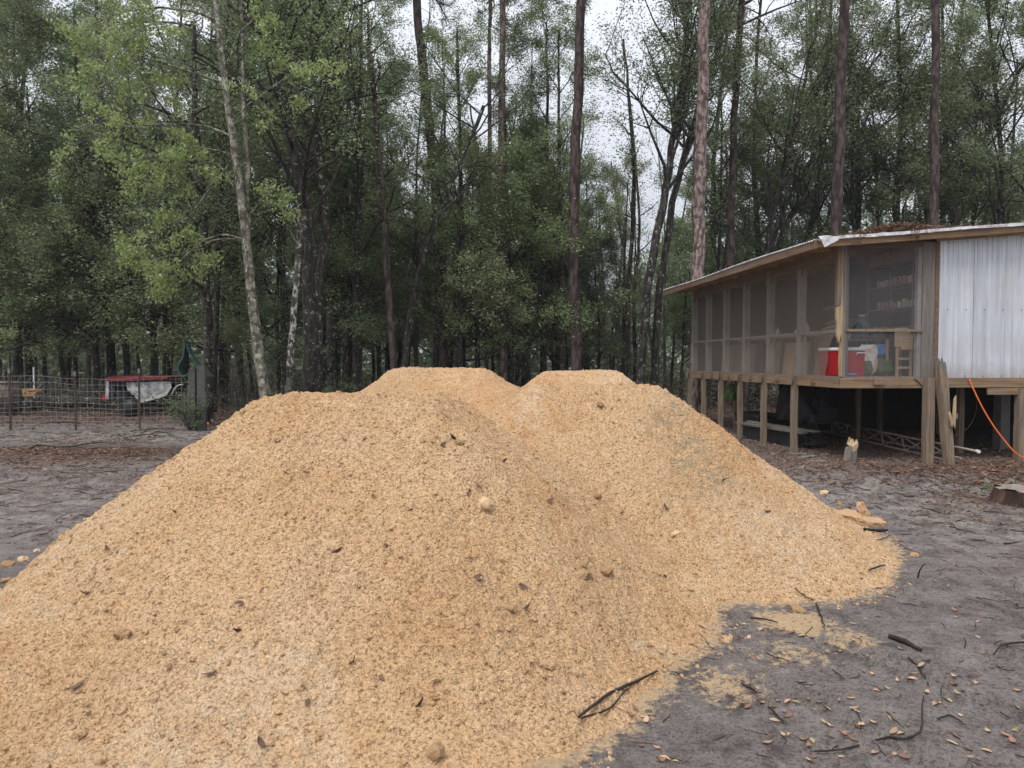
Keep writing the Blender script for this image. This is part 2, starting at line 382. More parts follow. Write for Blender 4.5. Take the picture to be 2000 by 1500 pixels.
# ground
n = N('grey_sandy_ground')
msk = n.sep(n.attr('mask', 'Color'))
big = n.noise(.8, 4, .6); med = n.noise(6, 6, .65); fine = n.noise(60, 5, .78); spk = n.noise(110, 3, .7)
c = n.ramp(big, [(.3, (.205, .176, .160)), (.7, (.335, .290, .262))])
c = n.mix(n.ramp(med, [(.38, .8), (.50, 0.)]), c, (.085, .072, .066))
c = n.mix(n.ramp(n.noise(2.6, 6, .7), [(.52, 0.), (.68, .6)]), c, (.40, .355, .33))
c = n.mix(n.ramp(fine, [(.41, .85), (.49, 0.)]), c, (.070, .058, .054))
c = n.mix(n.ramp(n.noise(24, 6, .8), [(.40, .6), (.48, 0.)]), c, (.080, .066, .060))
c = n.mix(n.ramp(spk, [(.56, 0.), (.68, .6)]), c, (.38, .345, .33))
pale = n.math('MULTIPLY', msk[2], n.ramp(n.noise(4, 7, .72), [(.42, 0.), (.6, 1.)]))
c = n.mix(pale, c, n.ramp(fine, [(.3, (.28, .25, .23)), (.7, (.60, .55, .51))]))
lit = n.math('MULTIPLY', msk[0], n.ramp(n.noise(9, 7, .75), [(.36, 0.), (.52, 1.)]))
c = n.mix(lit, c, n.ramp(n.noise(30, 5, .8), [(.3, (.035, .02, .016)), (.5, (.10, .048, .032)), (.7, (.20, .11, .07))]))
gs = n.math('ADD', msk[1], n.math('MULTIPLY', n.math('SUBTRACT', n.noise(16, 9, .82), .5), 1.9))
c = n.mix(n.ramp(gs, [(.42, 0.), (.58, 1.)]), c, n.ramp(fine, [(.3, (.56, .37, .20)), (.7, (.86, .64, .40))]))
b1 = n.bump(n.noise(14, 7, .7), 1., .07); n.bump(fine, 1., .03, b1)
M['ground'] = n.done(c, .95)

# ------------------------------------------------------------------ heights of the sand piles
# centre x, y, half sizes, rotation, height, slope
PILES = [(-1.06, 5.00, .55, .52, 0., 1.355, .76),
         (.80, 7.00, .60, .45, 0., 1.345, .73),
         (-.92, 9.20, .55, .45, 0., 1.495, .68),
         (.93, 9.65, .50, .42, 0., 1.455, .80)]
def pile_each(x, y):
    hs = []
    for i, (cx, cy, a, b, rt, h, s) in enumerate(PILES):
        dx = x - cx; dy = y - cy
        qx = np.abs(dx) - a; qy = np.abs(dy) - b
        d = np.sqrt(np.maximum(qx, 0)**2 + np.maximum(qy, 0)**2) + np.minimum(np.maximum(qx, qy), 0)
        ang = np.arctan2(dy, dx)
        d = d + .07 * fbm(x, y, .9, 3, 20 + i) + .05 * fbm(np.cos(ang)*3 + 9, np.sin(ang)*3 + 9, 1.3, 2, 60 + i) * np.clip(d, 0, 1)
        k = .020
        d = d + .26 * np.exp(-((x - .95)**2 + (y - 3.5)**2) / .55)
        d = d + .035 * np.clip(d, 0, 1) * fbm(ang * 5.0 + 40, d * .8 + 3, 1., 3, 80 + i)      # rills running down the slope
        soft = k * np.logaddexp(0, d / k)       # rounded crest
        z = h - s * soft
        z = np.where(z < .12, .12 - (.12 - z) * .70, z)      # flared toe
        hs.append(z)
    return np.stack(hs)
def pile_h(x, y, detail=True):
    hs = pile_each(x, y)
    k = .045; m = hs.max(0)
    H = m + k * np.log(np.exp((hs - m) / k).sum(0)) - 0.0
    idx = hs.argmax(0)
    if detail:
        H = H + (.042 * fbm(x, y, 2.6, 3, 3) + .024 * fbm(x, y, 8, 3, 5)) * np.clip((m < np.array([p_[5] for p_ in PILES])[idx] - .03) * 1. , .25, 1)
        l1 = cells(x, y, 13, 8); l2 = cells(x, y, 28, 9); n1 = np.clip(fbm(x, y, 1.5, 3, 11) * 1.2 + .6, .15, 1)
        H = H + .022 * l1**1.5 * n1 + .020 * l2 * n1 + .013 * fbm(x, y, 38, 3, 12)
    return H, idx
def ground_h(x, y):
    z = .018 * fbm(x, y, .7, 3, 31) + .012 * fbm(x, y, 5, 4, 32) + .010 * np.abs(fbm(x, y, 10, 3, 37)) + .030 * np.clip(fbm(x, y, 1.6, 4, 38), 0, 1)
    near = np.exp(-((x - 3.2)**2 / 30 + (y - 4)**2 / 40))
    # tyre ruts running towards the lower right
    for (ax, ay, bx, by, wd, dp) in RUTS:
        L = math.hypot(bx-ax, by-ay); tx, ty = (bx-ax)/L, (by-ay)/L
        s = (x-ax)*tx + (y-ay)*ty; q = (x-ax)*ty - (y-ay)*tx + .05*np.sin(s*2.)
        m = np.clip(s/.4, 0, 1) * np.clip((L-s)/.6, 0, 1)
        z = z + 1.7 * m * (-dp*np.exp(-(q/wd)**2) + dp*.9*np.exp(-((np.abs(q)-wd*1.7)/(wd*.6))**2))
    # rough turned soil in front of and beside the raised shed and at the left
    rr = np.exp(-((x - 6.2)**2/9 + (y - 8.6)**2/4)) + .8*np.exp(-((x-4.3)**2/1.5 + (y-10)**2/4)) + .6*np.exp(-((x + 6)**2/12 + (y - 9)**2/10))
    z = z + rr * (.075*fbm(x, y, 1.9, 4, 35) + .065*np.abs(fbm(x, y, 5.5, 4, 36)) + .02)
    z = z + .10*np.exp(-((x-6.0)**2/.9 + (y-9.2)**2/.25)) 
    return z
RUTS = [(1.55, 4.35, 3.0, 1.8, .05, .022), (1.0, 3.75, 2.1, 2.0, .05, .020), (2.35, 4.1, 3.8, 2.2, .06, .02), (3.3, 5.0, 5.8, 3.4, .09, .03), (.45, 2.8, 1.0, 1.9, .05, .014)]
def top_z(x, y):
    x = np.atleast_1d(np.asarray(x, float)); y = np.atleast_1d(np.asarray(y, float))
    return np.maximum(pile_h(x, y)[0], ground_h(x, y))
def hit(px, py, n=900, ymax=60):             # first surface a pixel's ray meets (pile or ground)
    r = ray(px, py); Y = np.concatenate([np.linspace(1.5, 12, n), np.linspace(12.05, ymax, 500)])
    z = CAMZ + r[2] * Y; t = top_z(r[0] * Y, Y); k = np.argmax(z <= t)
    if z[k] > t[k]: k = len(Y) - 1
    return np.array([r[0] * Y[k], Y[k], t[k]])

# ------------------------------------------------------------------ ground sheet
def axis_pts(lo, hi, flo, fhi, step, grow=1.18):
    mid = np.arange(flo, fhi + 1e-6, step); L = []; s = step; p = flo
    while p > lo: s *= grow; p -= s; L.append(p)
    Rr = []; s = step; p = mid[-1]
    while p < hi: s *= grow; p += s; Rr.append(p)
    return np.array(L[::-1] + list(mid) + Rr)
gx = axis_pts(-400, 400, -9, 8.5, .035); gy = axis_pts(-120, 700, 1.6, 15, .035)
X, Y = np.meshgrid(gx, gy)
Z = ground_h(X, Y)
far = np.clip((np.hypot(X, Y - 8) - 20) / 30, 0, 1); Z = Z + far * .25 * fbm(X, Y, .08, 3, 40)
hp, _ = pile_h(X, Y, False)
# masks: r = leaf litter, g = spilled sand, b = pale dry sand
def blob(cx, cy, rx, ry): return np.exp(-(((X-cx)/rx)**2 + ((Y-cy)/ry)**2))
lit = .1 + 0*X
lit = np.maximum(lit, np.clip((Y - 17.2 + 1.2*fbm(X, Y, .3, 3, 50)) / 1.5, 0, 1))
lit = np.maximum(lit, 1.15*blob(7.0, 9.9, 2.6, 1.3)); lit = np.maximum(lit, 1.0*blob(5.6, 9.9, 1.3, .8)); lit = np.maximum(lit, .9*blob(8.2, 8.2, 2.0, 1.2))
lit = np.maximum(lit, 1.0*blob(-6.5, 12.4, 5.0, 1.5)); lit = np.maximum(lit, .85*blob(-3.5, 13.5, 1.5, 2)); lit = np.maximum(lit, .7*blob(6.5, 13.5, 4, 3))
lit = np.maximum(lit, .7*blob(6.3, 7.6, 1.8, 1.2)); lit = np.maximum(lit, .45*blob(-5, 9.5, 3, 2)); lit = np.maximum(lit, .5*blob(5.5, 5.6, 2.0, .5))
lit = np.maximum(lit, .8*np.clip((X - 11)/3, 0, 1)); lit = np.maximum(lit, .8*np.clip((-X - 16)/3, 0, 1))
spill = np.clip(.66 + hp * 5.0, 0, 1)
spill = np.maximum(spill, .86*blob(1.72, 4.30, .30, .26)); spill = np.maximum(spill, .62*blob(1.95, 4.02, .22, .22)); spill = np.maximum(spill, .58*blob(1.05, 3.45, .28, .35)); spill = np.maximum(spill, .5*blob(1.5, 3.8, .4, .3))
spill = np.where(hp > -.6, spill, spill * .9)
pale = .28 + 1.0*blob(-6, 8.2, 5, 2.4) + .9*blob(-7, 14.9, 5, 1.5) + .95*blob(5.0, 8.4, 1.7, 1.6) + .7*blob(5.6, 6.4, 1.8, 1.5) + .35*blob(3.5, 3.2, 2.5, 1.8) + .7*blob(5.2, 4.6, 1.5, 1.0)
msk = np.stack([np.clip(lit, 0, 1), np.clip(spill, 0, 1), np.clip(pale, 0, 1), np.ones_like(X)], -1).reshape(-1, 4)
ny, nx = X.shape
I = np.arange(ny-1)[:, None]*nx + np.arange(nx-1)[None, :]
Fq = np.stack([I, I+1, I+nx+1, I+nx], -1).reshape(-1, 4)
V = np.stack([X, Y, Z], -1).reshape(-1, 3)
g = link('ground', mesh_from('ground', V, Fq, True, colattr=msk), M['ground']); setp(g, 'grey sandy ground strewn with leaf litter', kind='structure')

# ------------------------------------------------------------------ sand piles
px_ = np.arange(-5.0, 4.6, .0115); py_ = np.concatenate([np.arange(1.9, 5.6, .0095), np.arange(5.6, 12.6, .0175)])
X, Y = np.meshgrid(px_, py_); H, IDX = pile_h(X, Y); ny, nx = X.shape
GH = ground_h(X, Y)
H = np.where(H < GH - .03, GH - .03, H)
Mr = 0*X                                                            # grey streak on the front right pile
for (a_, b_) in ((1330, 860), (1352, 885), (1375, 905), (1400, 930), (1345, 905), (1290, 820), (1310, 790)):
    h_ = hit(a_, b_); Mr = np.maximum(Mr, np.exp(-(((X-h_[0])/.20)**2 + ((Y-h_[1])/.20)**2)))
Mr = np.maximum(Mr, .5*np.exp(-(((X - 1.5)/.5)**2 + ((Y - 5.6)/.3)**2)))
Mg = .7*np.exp(-(((X - .17)/.14)**2 + ((Y - 6.45)/.35)**2)) + .55*np.exp(-(((X - 1.9)/.6)**2 + ((Y - 5.2)/.35)**2)) + .35*(fbm(X, Y, .8, 3, 77) > .25)
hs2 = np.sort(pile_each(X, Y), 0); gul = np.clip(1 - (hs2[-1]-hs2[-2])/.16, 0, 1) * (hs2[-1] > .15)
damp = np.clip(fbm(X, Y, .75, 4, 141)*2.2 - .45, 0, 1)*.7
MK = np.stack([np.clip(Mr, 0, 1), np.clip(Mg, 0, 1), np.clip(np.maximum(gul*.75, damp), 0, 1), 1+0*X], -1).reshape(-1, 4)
V = np.stack([X, Y, H], -1).reshape(-1, 3)
I = np.arange(ny-1)[:, None]*nx + np.arange(nx-1)[None, :]
keep = (H > GH - .012); kq = keep[:-1, :-1] | keep[1:, :-1] | keep[:-1, 1:] | keep[1:, 1:]
lab = ['large orange sand pile filling the foreground, nearest of the four',
       'orange sand pile with a grey streak on its right flank, nearest to the raised porch',
       'flat-topped sand pile directly behind the largest sand pile',
       'sand pile whose crest shows farthest back, just left of the twin dark trunks']
piles = []
for k in range(4):
    q = (IDX[:-1, :-1] == k) & kq
    f = np.stack([I[q], I[q]+1, I[q]+nx+1, I[q]+nx], -1)
    u, inv = np.unique(f, return_inverse=True)
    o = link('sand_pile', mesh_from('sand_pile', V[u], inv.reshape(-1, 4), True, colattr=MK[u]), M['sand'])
    setp(o, lab[k], 'sand pile', 'orange sand piles dumped on the grey ground'); piles.append(o)
# small clods on the piles and at their feet
def rock_variants(n, seed, sub=1, amp=.25):
    out = []
    for i in range(n):
        bm = bmesh.new(); bmesh.ops.create_icosphere(bm, subdivisions=sub, radius=1)
        r = np.random.default_rng(seed + i); off = r.random(3)*50
        V = np.array([v.co[:] for v in bm.verts])
        nn = 1 + amp*(fbm(V[:, 0]*1.7+off[0], V[:, 1]*1.7+V[:, 2]*1.1+off[1], 1, 3, seed+i)) * 1.6
        V = V * nn[:, None] * np.array([1, r.uniform(.65, 1), r.uniform(.5, .8)])
        Fc = np.array([[v.index for v in f.verts] for f in bm.faces]); bm.free(); out.append((V, Fc))
    return out
RV = rock_variants(6, 100, 2, .45)
rng = np.random.default_rng(5)
NCL = 15000
cx = rng.uniform(-4.6, 4.4, NCL); cy = 2.2 + 8.8*rng.random(NCL)**1.5
dens = fbm(cx, cy, 1.3, 3, 91) > -.25
cx = cx[dens]; cy = cy[dens]
hz, idx = pile_h(cx, cy); gz = ground_h(cx, cy)
hb = pile_h(cx, cy, False)[0]
ok = (hb > -.10); cx, cy, hz, idx, gz, hb = [a[ok] for a in (cx, cy, hz, idx, gz, hb)]
cz = np.maximum(hz, gz)
sz = .005 + .009*rng.random(len(cx))**1.5 + .016*(rng.random(len(cx)) < .03)*rng.random(len(cx))
sz *= np.where(hb < .25, 1.15, 1)
for k in range(4):
    Vs, Fs, nn = [], [], 0
    for j in np.where(idx == k)[0]:
        v, f = RV[j % 6]; a = rng.random()*6.28; c_, s_ = math.cos(a), math.sin(a)
        vv = v*sz[j]; vv = np.stack([vv[:, 0]*c_-vv[:, 1]*s_, vv[:, 0]*s_+vv[:, 1]*c_, vv[:, 2]], -1) + np.array([cx[j], cy[j], cz[j]+sz[j]*.0])
        Vs.append(vv); Fs.append(f+nn); nn += len(v)
    o = link('small_clods', mesh_from('small_clods', np.concatenate(Vs), np.concatenate(Fs), False), M['sand'], piles[k]); o['kind'] = 'stuff'
# bigger clods, each its own thing
BIG = rock_variants(5, 300, 4, .32)
for i_, (v_, f_) in enumerate(BIG):
    v_ *= (1 + .16*fbm(v_[:, 0]*3 + v_[:, 2]*1.3 + i_*5, v_[:, 1]*3 - v_[:, 2]*1.9, 1., 4, 700+i_))[:, None]
SLB = []
for i_ in range(3):
    r_ = np.random.default_rng(930+i_); m_ = 9; bb = MB()
    pol = [((1+.25*r_.normal())*math.cos(2*PI*k_/m_), (1+.25*r_.normal())*math.sin(2*PI*k_/m_)) for k_ in range(m_)]
    bb.prism(pol, 2, -.28, .28); bm = bmesh.new(); me_ = bpy.data.meshes.new('clay_slab'); me_.from_pydata(bb.v, [], bb.f); bm.from_mesh(me_)
    bmesh.ops.recalc_face_normals(bm, faces=bm.faces[:]); bmesh.ops.triangulate(bm, faces=bm.faces[:]); bmesh.ops.subdivide_edges(bm, edges=bm.edges[:], cuts=2, use_grid_fill=True)
    for v_ in bm.verts: v_.co += Vector(r_.normal(0, .05, 3))
    bm.to_mesh(me_); bm.free(); SLB.append(me_)
for i_ in range(0):
    bm = bmesh.new(); r_ = np.random.default_rng(900+i_)
    for k_ in range(16): bm.verts.new(Vector(r_.normal(0, 1, 3)).normalized()*r_.uniform(.8, 1.05))
    bmesh.ops.convex_hull(bm, input=bm.verts[:]); bm.verts.index_update()
    bmesh.ops.bevel(bm, geom=bm.edges[:], offset=.05, segments=1, affect='EDGES'); bmesh.ops.subdivide_edges(bm, edges=bm.edges[:], cuts=2, use_grid_fill=True)
    for v_ in bm.verts: v_.co += Vector(r_.normal(0, .022, 3))
    me_ = bpy.data.meshes.new('clay_slab'); bm.to_mesh(me_); bm.free(); SLB.append(me_)
bigme = [mesh_from('sand_clod', v, f, True) for v, f in BIG]
CL = [(950, 988, .065, 'p', 'large pale clod below the dark leaves, high on the near sand pile'),
      (1140, 1126, .055, 'c', 'left one of two large clods in the gully between the front piles'),
      (1184, 1120, .050, 'c', 'right one of two large clods in the gully between the front piles'),
      (1138, 1103, .030, 'c', 'pale clod just above the two large clods in the gully'),
      (1165, 970, .048, 'c', 'rounded clod alone high in the gully between the front piles'),
      (853, 1480, .050, 'c', 'pale clod at the bottom edge of the photo on the near pile'),
      (238, 1240, .038, 'c', 'angular clod low on the left face of the near pile'),
      (994, 1188, .042, 'c', 'brown clod beside a dark leaf in the lower middle of the near pile'),
      (900, 868, .035, 'c', 'shadowed brown clod just below the crest of the near pile'),
      (1318, 1045, .040, 'p', 'whitish clod on the pale patch of the front right pile'),
      (16, 1106, .06, 'c', 'biggest loose clod at the left foot of the near pile'),
      (46, 1095, .045, 'p', 'loose clod touching the left foot of the near pile'),
      (14, 1136, .05, 'c', 'lower loose clod at the left foot of the near pile'),
      (72, 1078, .04, 'p', 'uppermost loose clod on the left foot of the near pile'),
      (1610, 963, .06, 'p', 'round pale clod at the right foot of the front right pile'),
      (1638, 988, .055, 'c', 'small orange clod between the round clod and the pinkish slabs'),
      (1172, 792, .042, 'c', 'brown clod near the crest of the front right pile'),
      (1560, 1193, .050, 'c', 'flat orange clod at the lower edge of the front right pile')]
for i, (px, py, s, kd, lb) in enumerate(CL):
    h = hit(px, py); me = bigme[i % 5].copy()
    o = link('sand_clod', me, M['paleclod' if kd == 'p' else 'sand'], None, h + [0, 0, s*.05], (rng.uniform(-.3, .3), rng.uniform(-.3, .3), rng.uniform(0, 6)))
    s *= .85; o.scale = (s, s, s*.9); setp(o, lb, 'clod', 'larger clods lying on and beside the sand piles')
for i, (px, py, s, sc, rt, lb) in enumerate([(1658, 1012, .12, (1.3, .9, .9), (.25, .15, .2), 'flat pinkish clay slab leaning on the pile foot, left of the upright slab'),
                                       (1690, 1010, .12, (1.1, .85, .9), (.9, .75, .5), 'upright pinkish clay slab, tallest at the right foot of the sand'),
                                       (1702, 1026, .11, (1.2, .9, .8), (.15, .1, .1), 'low pinkish clay slab in front of the upright slab')]):
    h = hit(px, py); me = SLB[i]
    o = link('clay_slab', me, M['redclod'], None, h + [0, 0, .03], rt); o.scale = tuple(s*c for c in sc); setp(o, lb, 'clay slab', 'pinkish clay slabs at the foot of the sand')

# ------------------------------------------------------------------ trees
def grow(rng, tubes, tips, p0, d0, L, r0, depth, up=.15, wig=.22, kids=(4, 6), n=6, spread=.75, ratio=.5):
    pts = [np.array(p0, float)]; d = np.array(d0, float); d /= np.linalg.norm(d); st = L/(n-1)
    for i in range(n-1):
        d = d + rng.normal(0, wig, 3)*.5 + np.array([0, 0, up*.35]); d /= np.linalg.norm(d); pts.append(pts[-1] + d*st)
    rad = np.linspace(r0, r0*.3, n)
    tubes.append((np.array(pts), rad, 5 if r0 > .02 else 3))
    if depth == 0:
        for t in (.35, .6, .8, 1.):
            k = min(int(t*(n-1)), n-1); tips.append(pts[k])
        return
    for j in range(rng.integers(kids[0], kids[1]+1)):
        t = rng.uniform(.25, 1.); k = t*(n-1); i = min(int(k), n-2); p = pts[i] + (pts[i+1]-pts[i])*(k-i)
        dd = pts[i+1]-pts[i]; dd /= np.linalg.norm(dd); q = rng.normal(0, 1, 3); q -= q.dot(dd)*dd; q /= np.linalg.norm(q)+1e-9
        nd = dd*(1-spread*.5) + q*spread
        grow(rng, tubes, tips, p, nd, L*ratio*rng.uniform(.7, 1.2), r0*.5*(1-.5*t)+.002, depth-1, up, wig, kids, max(4, n-1), spread, ratio)
def leafq(rng, pts, size, wr=.42, sigma=.12, per=10, flat=.5, tone_bias=0, droop=0.):
    n = len(pts)*per
    c = np.repeat(np.asarray(pts), per, 0) + rng.normal(0, sigma, (n, 3)) * np.array([1, 1, .8])
    a = rng.normal(0, 1, (n, 3)); a[:, 2] = a[:, 2]*flat - droop; a /= np.linalg.norm(a, axis=1)[:, None]
    nrm = rng.normal(0, 1, (n, 3)); nrm[:, 2] += .8; b = np.cross(nrm, a); b /= np.linalg.norm(b, axis=1)[:, None] + 1e-9
    L = size*rng.uniform(.6, 1.25, n)[:, None]; W = L*wr
    V = np.stack([c - a*L*.5, c + b*W*.5 - a*L*.05, c + a*L*.5, c - b*W*.5 - a*L*.05], 1).reshape(-1, 3)
    Fc = np.arange(n*4).reshape(-1, 4)
    cl = np.repeat(rng.random(len(pts)), per)*.55
    tone = np.clip(cl + rng.random(n)*.5 + tone_bias, 0, 1)
    return V, Fc, np.repeat(tone, 4)
def needleq(rng, tips, per=26, L=.20, w=.006):
    n = len(tips)*per; c = np.repeat(np.asarray(tips), per, 0)
    a = rng.normal(0, 1, (n, 3)); a[:, 2] += .25; a /= np.linalg.norm(a, axis=1)[:, None]
    b = np.cross(a, rng.normal(0, 1, (n, 3))); b /= np.linalg.norm(b, axis=1)[:, None]
    l = L*rng.uniform(.7, 1.2, n)[:, None]
    V = np.stack([c - b*w, c + b*w, c + a*l + b*w*.4, c + a*l - b*w*.4], 1).reshape(-1, 3)
    return V, np.arange(n*4).reshape(-1, 4), np.repeat(rng.random(n), 4)
def lerp_path(pts, t):
    pts = np.asarray(pts); k = t*(len(pts)-1); i = min(int(k), len(pts)-2); return pts[i] + (pts[i+1]-pts[i])*(k-i), (pts[i+1]-pts[i])/np.linalg.norm(pts[i+1]-pts[i])
def smooth_path(pts, n=16, rng=None, jit=0.):
    pts = np.asarray(pts, float); m = len(pts); out = []
    for t in np.linspace(0, m-1, n):
        i = min(int(t), m-2); f = t-i
        p0 = pts[max(i-1, 0)]; p1 = pts[i]; p2 = pts[i+1]; p3 = pts[min(i+2, m-1)]
        out.append(.5*((2*p1)+(-p0+p2)*f+(2*p0-5*p1+4*p2-p3)*f*f+(-p0+3*p1-3*p2+p3)*f**3))
    out = np.array(out)
    if rng is not None and jit: out[1:] += rng.normal(0, jit, (n-1, 3))*np.array([1, 1, .1])
    return out
def tree_meshes(seed, path, r0, r1, limbs, t0, t1, Lf, el=(.2, .9), depth=2, leaf='b', size=.10, per=10, sigma=.16, up=.15,
                kids=(3, 5), wr=.42, spread=.75, droop=0., dens=1., tsides=10, sides_filter=None):
    """trunk mesh (with limbs) and crown mesh; Lf(t) gives a limb's length at height t"""
    rng = np.random.default_rng(seed); tubes = []; tips = []
    tr = smooth_path(path, 22, rng, r0*.12)
    rad = r0 + (r1-r0)*np.linspace(0, 1, 22)**.9; rad[0] *= 1.35; rad[1] *= 1.08
    q = QM(); V, Fc = tube_np(tr, rad, tsides, .04, rng); q.add(V, Fc)
    for i in range(limbs):
        t = t0 + (t1-t0)*((i+rng.random())/limbs); p, d = lerp_path(tr, t)
        az = rng.random()*2*PI if sides_filter is None else sides_filter(rng)
        e = rng.uniform(*el); nd = np.array([math.cos(az)*math.cos(e), math.sin(az)*math.cos(e), math.sin(e)])
        L = Lf(t)*rng.uniform(.7, 1.2); rb = max(.006, min((r0+(r1-r0)*t)*.5, .02+.018*L))
        grow(rng, tubes, tips, p, nd, L, rb, depth, up, .25, kids, 6, spread)
    for (pt, rd, sd_) in tubes:
        V, Fc = tube_np(pt, rd, sd_); q.add(V, Fc)
    tm = q.mesh('trunk', True)
    tips = np.array(tips); 
    if dens < 1: tips = tips[rng.random(len(tips)) < dens]
    q2 = QM()
    if leaf == 'n': q2.add(*needleq(rng, tips, per))
    else: q2.add(*leafq(rng, tips, size, wr, sigma, per, droop=droop))
    return tm, q2.mesh('crown')
def place(kind, name, X, Y, sc=1., rz=0., label=None, group=None, cat='tree', bark='bark_dark', leaf='leaf_dark', sz=None, z=0.):
    tm, cm = kind
    e = empty(name, (X, Y, z - .05), rz, label, cat, group); e.scale = (sc, sc, sz or sc)
    key = (tm.name, bark); 
    if key not in _mc: m2 = tm.copy(); m2.materials.append(M[bark]); _mc[key] = m2
    link('trunk', _mc[key], None, e)
    if cm:
        key = (cm.name, leaf)
        if key not in _mc: m2 = cm.copy(); m2.materials.append(M[leaf]); _mc[key] = m2
        link('crown', _mc[key], None, e)
    return e
_mc = {}
st = lambda h, lean=.0, ly=.0, b=.3: [(0, 0, 0), (b*.3*lean, ly*.3, h*.3), (b*.5+lean*.5, ly*.6, h*.6), (lean, ly, h)]
# generic kinds
EV = [tree_meshes(10+i, st(13, .5*(i-1), .3), .13, .03, 26, .16, 1., lambda t: 3.3*(1-.55*t), (.0, .9), 2, 'b', .098, 19, .14, kids=(4, 5)) for i in range(4)]
LO = [tree_meshes(20+i, st(7.5, .4*(i-1), .2), .08, .02, 22, .26, 1., lambda t: 2.7*(1-.5*t), (-.05, .8), 2, 'b', .088, 19, .13, kids=(4, 5)) for i in range(3)]
TA = [tree_meshes(30+i, st(17, .9*(i-1), .4, .5), .17, .04, 17, .38, 1., lambda t: 3.8*(1-.5*t), (.4, 1.1), 2, 'b', .095, 22, .15, up=.3, kids=(4, 5), dens=1.) for i in range(3)]
TW = [tree_meshes(40+i, st(12, .8*(i-.5), .3, .4), .075, .015, 20, .25, 1., lambda t: 2.2*(1-.4*t), (.4, 1.1), 2, 'b', .075, 4, .18, up=.3, kids=(3, 5), dens=.5) for i in range(2)]
PI_ = [tree_meshes(50+i, st(22, .25*(i-.5), .1, .1), .19, .09, 15, .66, 1., lambda t: 3.4*(1.15-.75*t), (-.1, .5), 2, 'n', per=14, up=.2, kids=(3, 4)) for i in range(2)]
TR = [tree_meshes(60+i, st(11, 1.1*(i-1), .5, .7), .085, .03, 10, .5, 1., lambda t: 1.8*(1-.4*t), (.3, 1.), 1, 'b', .09, 8, .18, kids=(3, 5)) for i in range(3)]
def at(px, Y): return (px-1000.)/F*Y
rng = np.random.default_rng(77)

# pines with their own shapes, read off the photograph: [(px, py) from base to top], depth, radii
def path_px(pp, Y, dy=0.):
    out = []
    for i, (a, b) in enumerate(pp):
        out.append(P(a, b, Y + dy*i/(len(pp)-1)))
    return np.array(out)
def own_tree(name, pp, Y, r0, r1, label, bark, fol='leaf_dark', seed=1, dy=0., base_px=None, **kw):
    w_ = path_px(pp, Y, dy); b = w_[0].copy()
    if b[2] > .05:                          # carry the trunk down to the ground
        d = (w_[0]-w_[1]); d = d/abs(d[2]) if abs(d[2]) > .1 else np.array([0, 0, -1.]); b = w_[0] + np.array([d[0]*w_[0][2]*.5, 0, -w_[0][2]]); w_ = np.vstack([b, w_])
    b[2] = 0.; w_[0] = b
    o0 = b.copy(); tm, cm = tree_meshes(seed, w_-o0, r0, r1, **kw)
    e = empty(name, o0 + [0, 0, -.03], 0, label, 'tree')
    link('trunk', tm, M[bark], e); link('crown', cm, M[fol], e); return e
pk = dict(limbs=12, t0=.80, t1=1., Lf=lambda t: 3.0*(1.2-.8*t), el=(-.1, .5), leaf='n', per=12, kids=(3, 4))
def up_to(pp, Y, extra_px):                 # continue a trunk above the frame
    (x0, y0), (x1, y1) = pp[-2], pp[-1]; k = extra_px/abs(y1-y0); return pp + [(x1+(x1-x0)*k, y1-extra_px)]
own_tree('pine_tree', up_to([(1362, 790), (1364, 560), (1368, 300), (1378, 0)], 18, 500), 18.3, .205, .12, "big straight pine with plated reddish bark at the porch's far corner", 'bark_pine_near', 'needle', 101, **pk)
own_tree('pine_tree', up_to([(1424, 720), (1426, 480), (1432, 300), (1446, 60)], 22, 420), 22, .135, .09, 'slimmer dark pine just right of the big plated pine', 'bark_pine_far', 'needle', 102, **pk)
own_tree('pine_tree', up_to([(1628, 640), (1633, 440), (1641, 200), (1650, 0)], 20, 520), 20.5, .185, .12, 'reddish pine rising behind the leaf-covered corner of the porch roof', 'bark_pine_far', 'needle', 103, **pk)
own_tree('pine_tree', up_to([(1821, 640), (1822, 435), (1826, 200), (1829, 0)], 22, 500), 22, .155, .11, 'straight dark pine rising behind the metal-clad part of the roof', 'bark_pine_far', 'needle', 104, **pk)
own_tree('pine_tree', up_to([(1125, 740), (1122, 400), (1128, 200), (1136, 0)], 21, 450), 21, .175, .125, 'thick grey pine left of the open sky gap', 'bark_pine_far', 'needle', 105, **pk)
own_tree('pine_tree', up_to([(984, 735), (979, 350), (981, 150), (982, 0)], 22, 400), 22, .115, .09, 'straight grey pine in the middle of the wood, thicker of a close pair', 'bark_pine', 'needle', 106, **pk)
own_tree('pine_tree', up_to([(950, 735), (956, 330), (955, 100), (958, 0)], 23, 380), 23, .075, .055, 'slender pine directly left of the straight middle pine', 'bark_pine', 'needle', 107, **pk)
own_tree('pine_tree', up_to([(868, 735), (846, 330), (822, 100), (812, 0)], 22.5, 400), 22.5, .165, .12, 'tall pine leaning left whose trunk shows above the bushy evergreens', 'bark_pine_far', 'needle', 108, **pk)
# snapped pine with a bare top
own_tree('dead_pine', [(770, 735), (758, 560), (750, 420), (737, 250), (727, 150), (719, 80)], 19, .105, .06, 'bare reddish pine trunk snapped off at the top, standing alone left of centre', 'bark_pine_far', 'leaf_olive', 109,
         limbs=7, t0=.6, t1=1., Lf=lambda t: .9, el=(.2, 1.), leaf='b', size=.07, per=2, kids=(2, 3), depth=1, dens=.3)
